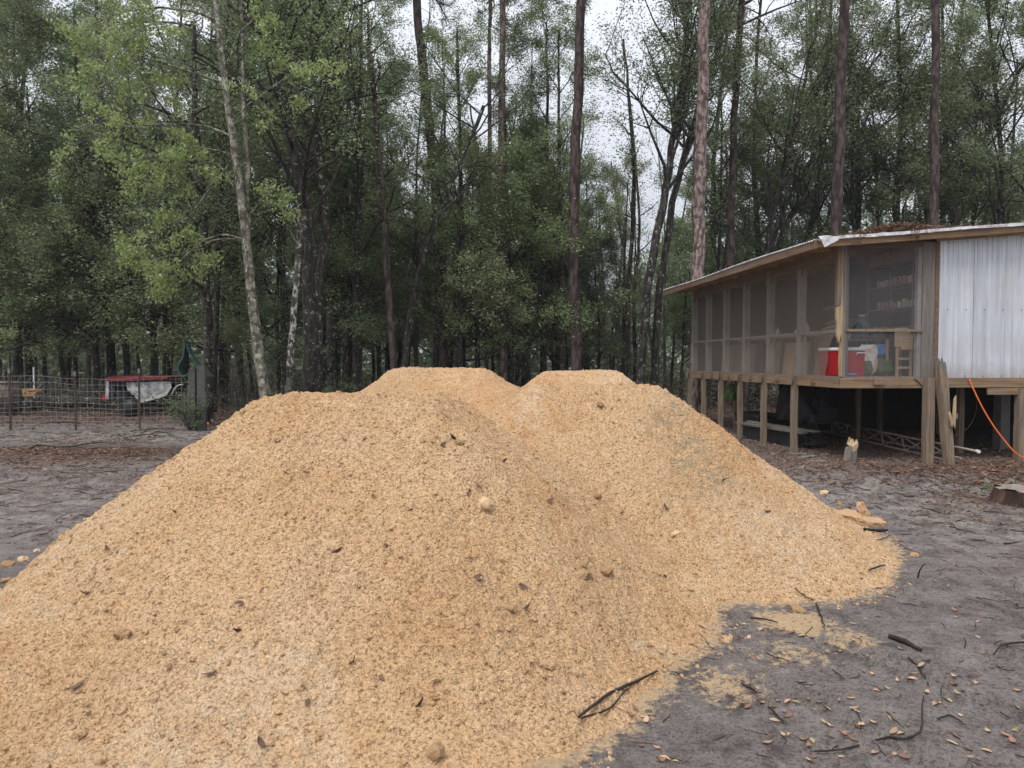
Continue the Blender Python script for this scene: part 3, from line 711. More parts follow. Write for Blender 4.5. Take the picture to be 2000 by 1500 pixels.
# curved leaning tree with lichen
own_tree('leaning_tree', [(786, 735), (812, 560), (850, 430), (905, 300), (945, 205)], 20, .12, .05, 'lichen-spotted tree curving up to the right across the middle of the wood', 'bark_spots', 'leaf_mid', 110,
         limbs=11, t0=.55, t1=1., Lf=lambda t: 2.6, el=(.1, 1.), size=.09, per=8, sigma=.14, kids=(3, 4), dens=.8)
# twin trunks
for k, (pp, lb) in enumerate([([(1252, 745), (1266, 560), (1298, 380), (1318, 250), (1338, 120), (1345, 0)], 'left and thicker of the twin dark trunks standing left of the porch'),
                ([(1276, 745), (1290, 560), (1320, 370), (1352, 250), (1392, 130), (1425, 20)], 'right of the twin dark trunks standing left of the porch')]):
    own_tree('twin_trunk_tree', pp, 21+.5*k, .17-.03*k, .06, lb, 'bark_spots', 'leaf_dark', 111+k, limbs=20, t0=.50, t1=1., Lf=lambda t: 3.0*(1.2-.5*t), el=(.5, 1.3), size=.10, per=10, sigma=.14, up=.3, kids=(3, 5), dens=.85)
# fan of leaning trunks behind the porch roof
for k, (pp, r, lb) in enumerate([([(1475, 700), (1500, 470), (1530, 330), (1570, 160), (1600, 20)], .11, 'steepest dark trunk of the leaning fan behind the low end of the roof'),
        ([(1480, 700), (1512, 460), (1580, 320), (1640, 220), (1720, 100)], .12, 'middle dark trunk of the fan leaning right behind the roof'),
        ([(1486, 700), (1520, 470), (1600, 360), (1690, 270), (1800, 190)], .10, 'lowest dark trunk of the fan leaning far right behind the roof')]):
    own_tree('leaning_tree', pp, 23+.6*k, r, .035, lb, 'bark_dark', 'leaf_dark', 120+k, limbs=18, t0=.42, t1=1., Lf=lambda t: 2.9, el=(.4, 1.3), size=.10, per=8, sigma=.15, up=.35, kids=(3, 5), dens=.7)
own_tree('leaning_tree', [(1850, 700), (1870, 430), (1905, 320), (1950, 220), (2010, 100)], 24, .12, .05, 'grey trunk leaning right behind the metal-clad right end of the building', 'bark_dark', 'leaf_dark', 126, limbs=18, t0=.45, t1=1., Lf=lambda t: 3., el=(.3, 1.2), size=.10, per=10, sigma=.15, up=.3, kids=(3, 5), dens=.8)
# pale young maple in front at the left
def maple():
    w_ = path_px([(522, 800), (505, 680), (490, 560), (478, 440), (463, 330), (446, 210), (432, 90), (415, -60), (395, -220)], 14.)
    b = w_[0].copy(); b[2] = 0; b[0] += .04; w_ = np.vstack([b, w_]); o0 = b.copy()
    rng = np.random.default_rng(200); tr = smooth_path(w_-o0, 30, rng, .006)
    q = QM(); rad = np.linspace(.125, .035, 30); rad[0] = .16; V, Fc = tube_np(tr, rad, 12, .03, rng); q.add(V, Fc)
    # second leader
    w2 = path_px([(483, 440), (482, 330), (476, 200), (474, 90), (468, -60)], 14.15)-o0
    V, Fc = tube_np(smooth_path(w2, 16, rng, .01), np.linspace(.05, .025, 16), 8, .03, rng); q.add(V, Fc)
    # limbs drawn as in the photograph
    limbs = [([(478, 465), (430, 455), (380, 480), (340, 520), (320, 560)], .022), ([(478, 465), (420, 465), (370, 490), (300, 500), (262, 480)], .018),
             ([(470, 390), (430, 320), (385, 318), (340, 330), (300, 340)], .020), ([(460, 300), (400, 380), (370, 420), (330, 440), (290, 465), (260, 490)], .018),
             ([(450, 262), (400, 243), (330, 240), (260, 243), (190, 262), (130, 285)], .026), ([(440, 160), (380, 140), (300, 115), (220, 100), (160, 110)], .024),
             ([(428, 40), (380, 20), (300, 12), (210, 30), (150, 70)], .03), ([(436, 110), (380, 60), (330, 40), (260, 60), (200, 150)], .02),
             ([(476, 430), (500, 400), (520, 380), (540, 365)], .012), ([(446, 240), (500, 190), (560, 150), (620, 120)], .016), ([(425, 20), (480, 60), (540, 120), (600, 200)], .016),
             ([(455, 300), (420, 290), (360, 285), (300, 300), (240, 320)], .014), ([(420, -20), (350, -60), (280, -40), (220, 10)], .02), ([(440, 150), (470, 60), (540, 10), (600, -30)], .016)]
    tips = []
    for li, (pp, r) in enumerate(limbs):
        dep = rng.uniform(-1.1, 1.1); m = len(pp)
        pts = np.array([P(a, b_, 14 + dep*(i/(m-1))) for i, (a, b_) in enumerate(pp)])-o0
        pts = smooth_path(pts, 12, rng, .01); V, Fc = tube_np(pts, np.linspace(r, .005, 12), 6); q.add(V, Fc)
        tb = []
        for j in range(5 if pp[-1][0] > 500 else 11):
            p, d = lerp_path(pts, rng.uniform(.3, 1.)); nd = d*.7 + rng.normal(0, .6, 3); nd[2] -= .15
            grow(rng, tb, tips, p, nd, rng.uniform(.35, .75), .006, 1, -.12, .3, (2, 3), 5, .7, .55)
        for (pt, rd, s_) in tb: V, Fc = tube_np(pt, np.clip(rd, .0025, 1), 3); q.add(V, Fc)
    e = empty('young_maple', o0 + [0, 0, -.03], 0, 'pale-barked young tree with fresh yellow-green leaves hanging over the wire fence', 'tree')
    link('trunk', q.mesh('trunk', True), M['bark_pale'], e)
    q2 = QM(); q2.add(*leafq(rng, np.array(tips), .085, .5, .07, 9, droop=.9)); link('crown', q2.mesh('crown'), M['leaf_bright'], e)
maple()
# white patched trunk and thick dark trunk beside it
own_tree('pale_snag', [(563, 800), (566, 700), (575, 590), (582, 500), (588, 435)], 15.5, .085, .055, 'white-patched thin trunk broken off short beside the pale young tree', 'bark_white', 'leaf_olive', 131, limbs=3, t0=.6, t1=.95, Lf=lambda t: .8, el=(.5, 1.2), size=.07, per=1, kids=(2, 3), depth=1, dens=.2)
own_tree('forked_tree', [(603, 790), (606, 600), (600, 430), (572, 290), (545, 170), (520, 80), (470, 20)], 17.5, .21, .07, 'thick dark trunk bending left high above the sand, right of the white-patched snag', 'bark_dark', 'leaf_mid', 132, limbs=22, t0=.4, t1=1., Lf=lambda t: 3.2*(1.2-.5*t), el=(.2, 1.1), size=.085, per=11, sigma=.14, kids=(3, 5))
own_tree('forked_tree', [(618, 790), (622, 600), (635, 400), (610, 260), (560, 140), (640, 50), (700, -40)], 18.2, .13, .06, 'dark trunk close behind the thick trunk with a limb sweeping up to the right', 'bark_spots', 'leaf_mid', 133, limbs=18, t0=.45, t1=1., Lf=lambda t: 3., el=(.2, 1.1), size=.085, per=10, sigma=.14, kids=(3, 5))
own_tree('spotted_tree', [(408, 790), (405, 640), (402, 520), (396, 380), (380, 200), (376, 40)], 19, .15, .06, 'white-speckled dark trunk behind the green peaked frame', 'bark_spots', 'leaf_dark', 134, limbs=24, t0=.35, t1=1., Lf=lambda t: 3., el=(.0, .9), size=.09, per=11, sigma=.14, kids=(3, 5))

# left wood: evergreens and low bushy trees
spots = []
ORD = ['first', 'second', 'third', 'fourth', 'fifth', 'sixth', 'seventh', 'eighth', 'ninth', 'tenth', 'eleventh', 'twelfth', 'thirteenth', 'fourteenth', 'fifteenth', 'sixteenth', 'seventeenth', 'eighteenth']
def many(kinds, name, pl, label, group, barks, leaf, jitter=.06):
    order = {id(p): i for i, p in enumerate(sorted(pl, key=lambda p: p[0]))} if len(pl) < 19 else None
    base = label
    for i, (px, Y, s) in enumerate(pl):
        k = kinds[i % len(kinds)]
        if order: label = base + ', ' + ORD[order[id(pl[i])]] + ' from the left'
        place(k, name, at(px, Y), Y, s*rng.uniform(1-jitter, 1+jitter), rng.uniform(0, 6.28), label, group, 'tree', barks[i % len(barks)], leaf[i % len(leaf)])
many(EV, 'evergreen_tree', [(-60, 23, 1.05), (60, 25, 1.1), (190, 24, 1.), (300, 25.5, 1.1), (130, 29, 1.25), (-20, 31, 1.25), (250, 31, 1.2), (360, 29, 1.15), (470, 25, 1.05), (510, 30, 1.2)],
     "tall dense evergreen behind the wire fence", 'evergreens behind the wire fence', ['bark_dark', 'bark_spots'], ['leaf_dark', 'leaf_mid', 'leaf_olive'])
many(LO, 'bushy_tree', [(150, 25, 1.0), (250, 24.6, 1.1), (40, 25.5, 1.0), (330, 25, 1.0), (-40, 24.5, .95), (430, 24.5, .95), (90, 26, 1.1)],
     "low bushy tree over the fenced ground", 'low bushy trees over the fenced ground', ['bark_dark'], ['leaf_mid', 'leaf_dark', 'leaf_olive'])
many(EV, 'evergreen_tree', [(560, 23, .9), (660, 24, .95), (700, 29, 1.0), (780, 27, .72), (905, 24.5, .7), (1020, 25, .66), (1090, 24.5, .72), (1060, 29, .85), (880, 30, .75), (1140, 28, .68)],
     "dense evergreen behind the sand piles", 'evergreens behind the sand piles', ['bark_dark', 'bark_spots'], ['leaf_dark', 'leaf_mid', 'leaf_dark'])
many(LO, 'bushy_tree', [(660, 21.5, .9), (850, 25.5, .95), (930, 22.5, 1.0), (1030, 23, 1.0), (1090, 26, 1.), (740, 25, 1.), (1170, 25, .75), (1330, 26, .8)],
     "low bushy tree behind the sand crests", 'low bushy trees behind the sand piles', ['bark_dark', 'bark_spots'], ['leaf_dark', 'leaf_mid'])
many(TA, 'tall_tree', [(30, 27, 1.), (220, 27, 1.), (440, 28, 1.05), (640, 28, 1.), (560, 33, 1.1), (760, 32, .95), (1380, 27, .95), (1480, 28, 1.), (1560, 26, .95), (1680, 27, 1.), (1750, 25, .95), (1880, 27, 1.), (1960, 24, .95), (2060, 25, 1.), (1620, 32, 1.1), (1830, 31, 1.1)],
     "tall tree with an open airy crown", 'tall open-crowned trees in the wood', ['bark_dark', 'bark_spots'], ['leaf_dark', 'leaf_olive', 'leaf_mid'])
many(EV, 'evergreen_tree', [(1530, 26.5, .85), (1420, 29, .85), (1680, 25.5, .95), (1890, 26, 1.), (1720, 29, .9), (1800, 27, .85), (1950, 29, 1.0), (2060, 29, 1.1), (1450, 31, .75), (1600, 30, .75), (1350, 33, .8)],
     'dark evergreen in the wood behind the raised porch', 'evergreens behind the raised porch', ['bark_dark'], ['leaf_dark', 'leaf_mid'])
many(TA, 'slim_tree', [(640, 21, .8), (692, 20.5, .75), (852, 22.5, .62), (897, 21, .6), (1000, 23, .72), (1062, 23.5, .74), (1102, 23, .66), (1215, 25, .45)],
     'slim speckled trunk at the near edge of the wood', 'slim speckled trunks behind the sand piles', ['bark_spots', 'bark_dark'], ['leaf_mid', 'leaf_olive', 'leaf_dark'])
many(TW, 'slender_tree', [(700, 22, 1.), (740, 26, 1.1), (810, 24, 1.1), (1010, 27, 1.15), (1060, 26, 1.), (1190, 27, .55), (1215, 31, .62), (1240, 29, .6), (1205, 35, .7), (1170, 33, .75), (1300, 30, .9), (1400, 25, 1.), (1540, 29, .95), (1900, 30, 1.)],
     'thin twiggy half-bare tree between the bigger trunks', 'thin twiggy trees in the wood', ['twig', 'bark_spots'], ['leaf_olive', 'leaf_far'])
trs = []
r2 = np.random.default_rng(9)
for i in range(46):
    px = -60 + 1480*(i + r2.random())/46; trs.append((px, r2.uniform(21, 36), r2.uniform(.75, 1.15)))
many(TR, 'understory_tree', trs, 'thin dark trunk standing deep in the wood', 'thin dark trunks deep in the wood', ['bark_dark', 'bark_spots', 'bark_dark'], ['leaf_dark', 'leaf_mid'])

# far wood: one mass nobody could count
rf = np.random.default_rng(15)
q = QM()
n = 170000
yy = rf.uniform(38, 75, n); pxl = rf.uniform(-250, 2250, n); xx = (pxl-1000)/F*yy
hmax = 8.5 + 3.5*fbm(xx*.0+pxl*.01, yy*.05, 1., 3, 8) - 3.5*np.exp(-((pxl-1200)/90)**2)
zz = rf.random(n)**1.25*hmax*1.3 + .02
dn = (fbm(xx*.35, zz*.5 + yy*.2, 1, 3, 21) > -.25) | (zz < 2.5)
c = np.stack([xx, yy, zz], -1)[dn]
V, Fc, T = leafq(rf, c, .42, .6, .25, 1)
q.add(V, Fc, T); o = link('far_woodland', q.mesh('far_woodland'), M['leaf_far']); setp(o, 'far foliage closing the view deep in the wood', kind='stuff')
q = QM()
for i in range(170):
    yy = rf.uniform(36, 62); xx = (rf.uniform(-200, 2200)-1000)/F*yy; h = rf.uniform(7, 14); r = rf.uniform(.06, .15)
    V, Fc = tube_np(np.array([[xx, yy, 0], [xx+rf.normal(0, .3), yy, h*.5], [xx+rf.normal(0, .7), yy, h]]), [r, r*.8, r*.4], 5); q.add(V, Fc)
o = link('far_trunks', q.mesh('far_trunks', True), M['twig']); setp(o, 'distant thin trunks deep in the wood', kind='stuff')
# brown undergrowth on the forest floor
q = QM(); n = 42000
yy = 20.5 + 18*rf.random(n)**1.2; pxl = rf.uniform(-200, 2200, n); xx = (pxl-1000)/F*yy
hh = .25 + 1.1*np.clip(fbm(xx, yy, .35, 3, 33)+.45, 0, 1.2); zz = rf.random(n)**1.2*hh
ok = ~((pxl > 1330) & (yy < 20))
V, Fc, T = leafq(rf, np.stack([xx, yy, zz], -1)[ok], .13, .3, .08, 1); q.add(V, Fc, T)
for i in range(1500):
    y0 = rf.uniform(20, 33); x0 = (rf.uniform(-100, 1450)-1000)/F*y0; p = np.array([x0, y0, 0]); pts = [p]
    d = np.array([rf.normal(0, .5), rf.normal(0, .3), 1.])
    for k in range(3): d = d + rf.normal(0, .35, 3); d /= np.linalg.norm(d); pts.append(pts[-1]+d*rf.uniform(.25, .6))
    V, Fc = tube_np(np.array(pts), [.009, .007, .006, .003], 3); q.add(V, Fc, np.full(len(V), rf.uniform(.0, .9)))
o = link('undergrowth', q.mesh('undergrowth'), M['brush']); setp(o, 'brown tangled undergrowth along the foot of the wood', kind='stuff')
# shrubs by the fence end and the pile edge
def shrub(X, Y, h, rad, seed, label, leaf='leaf_mid', size=.05, n=12, per=8, name='shrub'):
    r = np.random.default_rng(seed); tubes = []; tips = []
    for i in range(n):
        a = r.random()*6.28; grow(r, tubes, tips, (0, 0, 0), (math.cos(a)*rad/h, math.sin(a)*rad/h, 1), h*r.uniform(.6, 1), .012, 1, .1, .3, (3, 5), 6, .7, .45)
    q = QM()
    for t in tubes: q.add(*tube_np(t[0], np.clip(t[1], .002, 1), 3))
    e = empty(name, (X, Y, -.02), 0, label, 'shrub'); link('stems', q.mesh('stems', True), M['twig'], e)
    q2 = QM(); q2.add(*leafq(r, np.array(tips), size, .4, .05, per)); link('foliage', q2.mesh('foliage'), M[leaf], e)
p = G(372, 842); shrub(p[0], p[1], 1.0, .45, 401, 'small green sapling at the corner of the wire fence')
p = G(545, 822); shrub(at(545, 17), 17, 1.0, .6, 402, 'low green shrub at the foot of the white-patched snag', 'leaf_mid')
shrub(at(470, 15), 15, 2.6, .7, 403, 'bare tangle of pale whips left of the young tree', 'leaf_olive', .04, 14, 1, 'whip_thicket')
shrub(at(655, 20), 20, 1.3, 1., 404, 'dark low shrub behind the left shoulder of the near pile', 'leaf_dark', .07, 14, 8)

# ------------------------------------------------------------------ the raised porch building
TH = math.atan(.0827)
HC = np.array([5.058, 10.95])
house = empty('raised_porch_building', (HC[0], HC[1], 0), TH, 'screened porch building on wooden posts with pale metal siding and a low tin roof', 'building')
def L2W(u, v, z=0.): return np.array([HC[0]+u*math.cos(TH)-v*math.sin(TH), HC[1]+u*math.sin(TH)+v*math.cos(TH), z])
VS = [1.387, 2.594, 3.72, 4.78, 5.87, 6.84]; FL = 1.345; BB = 1.18; RAIL = 2.07; WT = 3.40
UE = 9.0; VE = 6.92
roofz = lambda u: 3.40 + .085*(u+.6)
MB().box((.02, .02, FL-.03), (UE, VE, FL+.012)).build('floor_deck', M['brownboard'], house)
MB().box((-.02, -.035, BB), (1.52, .0, FL-.006), bev=.004).box((1.72, -.035, BB+.005), (UE, .0, FL-.006), bev=.004).build('front_beam', M['beam_x'], house)
MB().box((-.035, .003, BB+.004), (0, VE, FL-.006)).build('side_beam', M['beam_y'], house)
for i in range(9):                                       # joists under the floor
    MB().box((.05, .6+.7*i, BB+.02), (UE-.1, .64+.7*i, FL-.035)).build('joist', M['beam_x'], house)
for (a, b) in [(.62, .0)]:
    MB().box((.50, -.075, BB+.055), (.67, -.037, FL-.012), bev=.003).build('joist_block', M['beam_x'], house)
for v in (.7, 2.0, 3.2, 4.3, 5.3):                       # block ends on the side beam
    MB().box((-.07, v, BB+.06), (-.037, v+.12, FL-.03)).build('joist_block', M['beam_y'], house)
def post(u, v, wd, z0, z1, mat='post', jit=.004):
    b = MB(); n = 9
    pts = [(u + random.uniform(-jit, jit), v + random.uniform(-jit, jit), z0 + (z1-z0)*i/(n-1)) for i in range(n)]
    vs = []; h = wd/2
    for (x, y, z) in pts: vs += [(x-h, y-h, z), (x+h, y-h, z), (x+h, y+h, z), (x-h, y+h, z)]
    fs = []
    for i in range(n-1):
        o = i*4
        for k in range(4): fs.append((o+k, o+(k+1) % 4, o+4+(k+1) % 4, o+4+k))
    fs += [(3, 2, 1, 0), (n*4-4, n*4-3, n*4-2, n*4-1)]
    b.add(vs, fs); return b.build('post', M[mat], house)
post(1.375, -.085, .125, -.1, FL-.002)                     # stout front post, upper part below
MB().box((1.30, -.005, FL), (1.50, .12, 3.44)).build('corner_stud', M['oldwood'], house)
for v in VS: post(-.050, v, .092, -.1, FL-.002)
post(2.90, -.06, .105, -.1, BB-.002); post(5.4, -.06, .12, -.1, BB-.002)
for (u, v) in [(2.71, 1.0), (2.0, 2.9), (3.9, 3.0), (1.8, 4.2), (3.4, 4.4), (.6, 5.5), (2.4, 6.4), (4.6, 1.8), (4.8, 4.5)]: post(u, v, .09, -.1, FL-.04)
MB().box((3.95, 1.6, -.1), (4.13, 1.8, FL-.04), bev=.01).build('concrete_pier', M['concrete'], house)
MB().box((2.35, -.115, 1.075), (2.96, -.08, 1.175), bev=.004).build('ledger_board', M['beam_x'], house).location = (0, .03, 0)
MB().box((1.5, 5.2, -.1), (UE, 5.24, FL-.04)).build('added_back_blocker', M['dark'], house)  # dark sheet added to block sky light and keep the underfloor black
MB().box((UE-.06, .2, -.1), (UE-.02, 5.19, FL-.04)).build('added_side_blocker', M['dark'], house)  # unseen dark sheet added to stop light entering from the right
# brackets below the floor on each side post, and on the front post
for v in VS[:6]:
    MB().prism([(v-.11, FL-.01), (v+.11, FL-.01), (v+.065, FL-.15), (v-.065, FL-.15)], 0, -.135, -.119).build('bracket', M['post'], house)
MB().prism([(1.16, FL-.01), (1.30, FL-.01), (1.30, FL-.13)], 1, -.06, -.04).build('bracket', M['post'], house)
# broken corner post hanging from the roof, raw wood where it split
b = MB(); b.prism([(-.005, 3.40), (.07, 3.40), (.07, 2.50), (.055, 2.25), (.07, 2.0), (.05, 1.80), (.06, 1.5), (.045, 1.36), (.01, 1.36), (-.0, 1.6), (.012, 1.9), (-.01, 2.2), (-.005, 2.6)], 1, .0, .08)
b.build('split_corner_post', M['rawwood'], house)
b = MB(); b.prism([(-.075, 2.42), (-.008, 2.46), (-.012, 2.2), (.0, 2.02), (-.03, 1.88), (-.065, 1.98), (-.06, 2.15), (-.08, 2.25)], 1, .0, .05)
b.build('splinter', M['rawwood'], house)
MB().box((-.07, .003, 2.45), (-.008, .07, 3.36)).build('corner_board', M['post'], house)
# wall studs and rails along the side, behind the screens
for v in VS:
    MB().box((.012, v-.065, FL+.013), (.12, v+.065, 3.36)).build('stud', M['plainstud'], house)
MB().box((.012, .085, RAIL-.02), (.10, VE-.1, RAIL+.02)).build('side_rail', M['plainstud'], house)
MB().box((.012, .085, 3.16), (.11, VE-.1, 3.36)).build('top_plate', M['beam_y'], house)
MB().box((.066, -.024, RAIL-.02), (1.30, -.004, RAIL+.022), bev=.003).build('front_rail', M['post'], house)
MB().box((.08, .012, 3.36), (1.30, .10, 3.45)).build('front_plate', M['beam_x'], house)
MB().box((.072, .010, FL+.013), (.115, .07, 3.358)).build('front_stud', M['oldwood'], house)
MB().box((1.235, .012, FL+.013), (1.298, .09, 3.358)).build('front_stud', M['plainstud'], house)
for (u, z, s, t) in [(.118, RAIL-.022, 1, -1), (1.233, RAIL-.022, -1, -1), (1.233, 3.358, -1, -1)]:     # corner gussets
    MB().prism([(u, z), (u+s*.11, z), (u, z+t*.12)], 1, .014, .03).build('gusset', M['oldwood'], house)
for v in VS:
    for s in (-1, 1):
        for z in (RAIL-.022, 3.158):
            MB().prism([(v+s*.067, z), (v+s*.17, z), (v+s*.067, z-.12)], 0, .014, .03).build('gusset', M['oldwood'], house)
# screens
def screen(poly, side, mat):
    vs = [((-.001, a, z) if side else (a, -.001, z)) for a, z in poly]
    return MB().add(vs, [tuple(range(len(vs)))]).build('screen_panel', M[mat], house, normals=False)
z0, z1, zt = FL+.002, RAIL, 3.37
prev = .0
for i, v in enumerate(VS):
    a, b_ = (prev, v)
    screen([(a, z1), (b_, z1), (b_, zt), (a, zt)], True, 'screen')
    if i == 0:   # torn lower panel: curls away from the corner
        screen([(.47, z0), (b_, z0), (b_, z1), (.13, z1), (.20, 2.0), (.30, 1.90), (.38, 1.75), (.37, 1.6), (.43, 1.48)], True, 'screen')
    else: screen([(a, z0), (b_, z0), (b_, z1), (a, z1)], True, 'screen')
    prev = v
fp = [(.02, z0), (1.50, z0), (1.50, 3.45), (.02, 3.43)]
hole = [(.115, 2.20), (.13, 2.11), (.18, 2.10), (.20, 2.15), (.235, 2.155), (.25, 2.20), (.275, 2.17), (.29, 2.205), (.31, 2.18), (.33, 2.15), (.37, 2.145), (.385, 2.10), (.40, 2.094)]
screen([(.02, z0), (1.50, z0), (1.50, 2.095), (.10, 2.092), (.02, 2.092)], False, 'screenf')
screen([(.02, 2.0955), (.17, 2.0955)] + [(a, z) for a, z in hole[3:]] + [(1.50, 2.0985), (1.50, 3.45), (.02, 3.43)], False, 'screenf')
# pale battens that hold the screen edges
MB().box((.02, -.012, z0), (.062, -.003, 3.42)).build('batten', M['oldwood'], house)
MB().box((-.011, .002, FL-.004), (-.002, VE-.1, FL+.02)).box((.064, -.012, FL-.004), (1.28, -.003, FL+.016)).build('sill_strip', M['oldwood'], house)
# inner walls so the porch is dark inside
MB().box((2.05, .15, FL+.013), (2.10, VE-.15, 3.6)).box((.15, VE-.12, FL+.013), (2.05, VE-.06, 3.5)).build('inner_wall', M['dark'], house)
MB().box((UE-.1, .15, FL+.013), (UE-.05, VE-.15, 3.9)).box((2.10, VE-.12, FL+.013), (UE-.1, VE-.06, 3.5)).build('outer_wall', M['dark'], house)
# ribbed metal siding
us = [1.60]; prof = [(0, 0), (.05, 0), (.058, .011), (.072, .011), (.08, 0)]; vsn = []
u = 1.565
while u < UE:
    for (du, dv) in prof:
        if u+du < UE: vsn.append((u+du, -.012-dv))
    u += .08
zt_ = lambda u: roofz(u) - .13
vs = []; fs = []
for i, (a, b_) in enumerate(vsn): vs += [(a, b_, FL-.008), (a, b_, zt_(a))]
m = len(vsn)
for i in range(m-1): fs.append((2*i, 2*i+2, 2*i+3, 2*i+1))
vs2 = [(a, b_+.006, z) for a, b_, z in vs]; off = len(vs)
fs2 = fs + [(f[3]+off, f[2]+off, f[1]+off, f[0]+off) for f in fs]
sid = MB().add(vs+vs2, fs2).build('metal_siding', M['siding'], house, normals=False)
MB().box((1.50, -.02, FL-.004), (1.562, .03, 3.50)).build('corner_trim', M['beam_x'] if 0 else M['fascia'], house)
scr = None
for u in np.arange(1.70, 6.0, .305):
    for z in (FL+.02, 2.40, roofz(u)-.16):
        if scr is None: scr = MB().tube([(0, -.034, 0), (0, -.022, 0)], .007, 8).build('screw', M['rust'], house)
        else: scr = scr.copy(); COL.objects.link(scr)
        scr.location = (u, 0, z)
for us_ in (2.12, 3.0, 3.9): MB().box((us_, -.0265, FL-.004), (us_+.004, -.0235, roofz(us_)-.14)).build('siding_seam', M['concrete'], house)
# frieze board above siding
b = MB(); b.prism([(1.50, roofz(1.5)-.135), (UE, roofz(UE)-.135), (UE, roofz(UE)-.03), (1.50, roofz(1.5)-.03)], 1, -.05, -.024); b.build('frieze_board', M['rafter'], house)
b = MB(); b.prism([(-.02, roofz(0)-.09), (1.497, roofz(1.5)-.075), (1.497, roofz(1.5)-.03), (-.02, roofz(0)-.03)], 1, -.05, -.014); b.build('frieze_board', M['fascia'], house)
# roof: corrugated sheet
RF0, RF1 = -.30, 7.3
vv = np.arange(RF0, RF1+.001, .0125); uu = np.array([-.62, -.3, 0, .4, .9, 1.5, 2.2, 3, 4, 5.5, 7, 9.2])
def roof_sheet(dz):
    Uu, Vv = np.meshgrid(uu, vv); zz = roofz(Uu) + .011*np.sin(Vv*2*PI/.0762) + dz + .012*np.sin(Vv*1.1+Uu)
    return np.stack([Uu, Vv, zz], -1).reshape(-1, 3)
nv, nu = len(vv), len(uu); I = np.arange(nv-1)[:, None]*nu + np.arange(nu-1)[None, :]
q1 = np.stack([I, I+1, I+nu+1, I+nu], -1).reshape(-1, 4); N0 = nv*nu
e0 = np.arange(nv-1)*nu; edge = np.stack([e0, e0+nu, e0+nu+N0, e0+N0], -1)
rv = np.concatenate([roof_sheet(0), roof_sheet(-.008)])
roof = link('roof', mesh_from('roof', rv, np.concatenate([q1, q1[:, ::-1]+N0, edge]), True), M['roof'], house)
rj = np.random.default_rng(12); us_ = np.linspace(-.54, 9.2, 90); vs = []; jz = np.cumsum(rj.normal(0, .0022, 90)); jz -= np.linspace(0, jz[-1], 90)
for k, u in enumerate(us_):
    a_, b_ = roofz(u)+.020+jz[k]+rj.normal(0, .002), roofz(u)-.026+jz[k]+rj.normal(0, .003)
    vs += [(u, RF0-.004, a_), (u, RF0-.004, b_), (u, RF0-.014+rj.normal(0, .002), a_), (u, RF0-.020+rj.normal(0, .003), b_)]
fs = []
for k in range(89):
    o = k*4; fs += [(o, o+1, o+5, o+4), (o+2, o+6, o+7, o+3), (o, o+4, o+6, o+2), (o+1, o+3, o+7, o+5)]
MB().add(vs, fs).build('drip_edge', M['trim'], roof)
MB().add([(-.56, RF0-.02, roofz(-.5)+.035), (-.38, RF0-.03, roofz(-.4)+.04), (-.26, RF0-.05, roofz(-.3)-.035), (-.47, RF0-.04, roofz(-.5)-.13), (-.53, RF0-.06, roofz(-.5)-.02), (-.40, RF0+.05, roofz(-.4)+.055)],
         [(0,1,5),(0,4,3),(0,3,2,1),(0,5,4)]).build('crumpled_flashing', M['trim'], roof)
b = MB(); b.box((-.605, RF0+.0, roofz(-.6)-.135), (-.565, RF1-.03, roofz(-.6)-.014)); b.build('fascia', M['fascia'], roof)
b = MB(); 
for v in np.arange(RF0+.05, RF1-.1, .61):
    b = MB(); z_ = roofz(-.5)-.135
    b.prism([(-.56, roofz(-.56)-.115), (UE, roofz(UE)-.115), (UE, roofz(UE)-.016), (-.56, roofz(-.56)-.016)], 1, v, v+.04); b.build('rafter', M['rafter'], roof)
for u in (-.48, -.15):
    MB().box((u, RF0+.02, roofz(u)-.035), (u+.09, RF1-.05, roofz(u)-.018)).build('purlin', M['rafter'], roof)
# leaf and needle litter on the roof corner
r3 = np.random.default_rng(44); q = QM()
n = 8000; uu_ = r3.normal(.75, .58, n); vv_ = RF0+.005 + np.abs(r3.normal(0, .40, n)); z_ = roofz(uu_) + .02 + r3.random(n)*.12*np.exp(-((uu_-.7)/.6)**2)*np.exp(-vv_*.7)
ok = (uu_ > -.5)
pw = np.array([L2W(a, b_, c_) for a, b_, c_ in zip(uu_[ok], vv_[ok], z_[ok])])
V, Fc, T = leafq(r3, pw, .10, .13, .015, 1, .6); q.add(V, Fc, T)
for cu in (.92, 1.0, .06, .12, 1.22, .98):
    pts = np.array([L2W(cu + r3.normal(0, .035), RF0-.02, roofz(cu)+.01-r3.random()*.13) for k in range(22)])
    V, Fc, T = leafq(r3, pts, .09, .10, .01, 1, 2.5, droop=2.); q.add(V, Fc, T)
o = link('roof_litter', q.mesh('roof_litter'), M['litter']); setp(o, 'rusty pine needles and dead leaves heaped on the front corner of the tin roof', kind='stuff')
bp = MB(); bp.prism([(3.25, .05), (5.2, .16), (5.2, .10), (3.5, .02)], 1, .2, 2.0)
o = bp.build('roof_tarp', M['black']); o.location = tuple(L2W(0, 0, roofz(3.2)-.0)); o.rotation_euler = (0, 0, TH); setp(o, 'black folded sheet lying on the roof at the right edge of the photo', 'roof sheet')

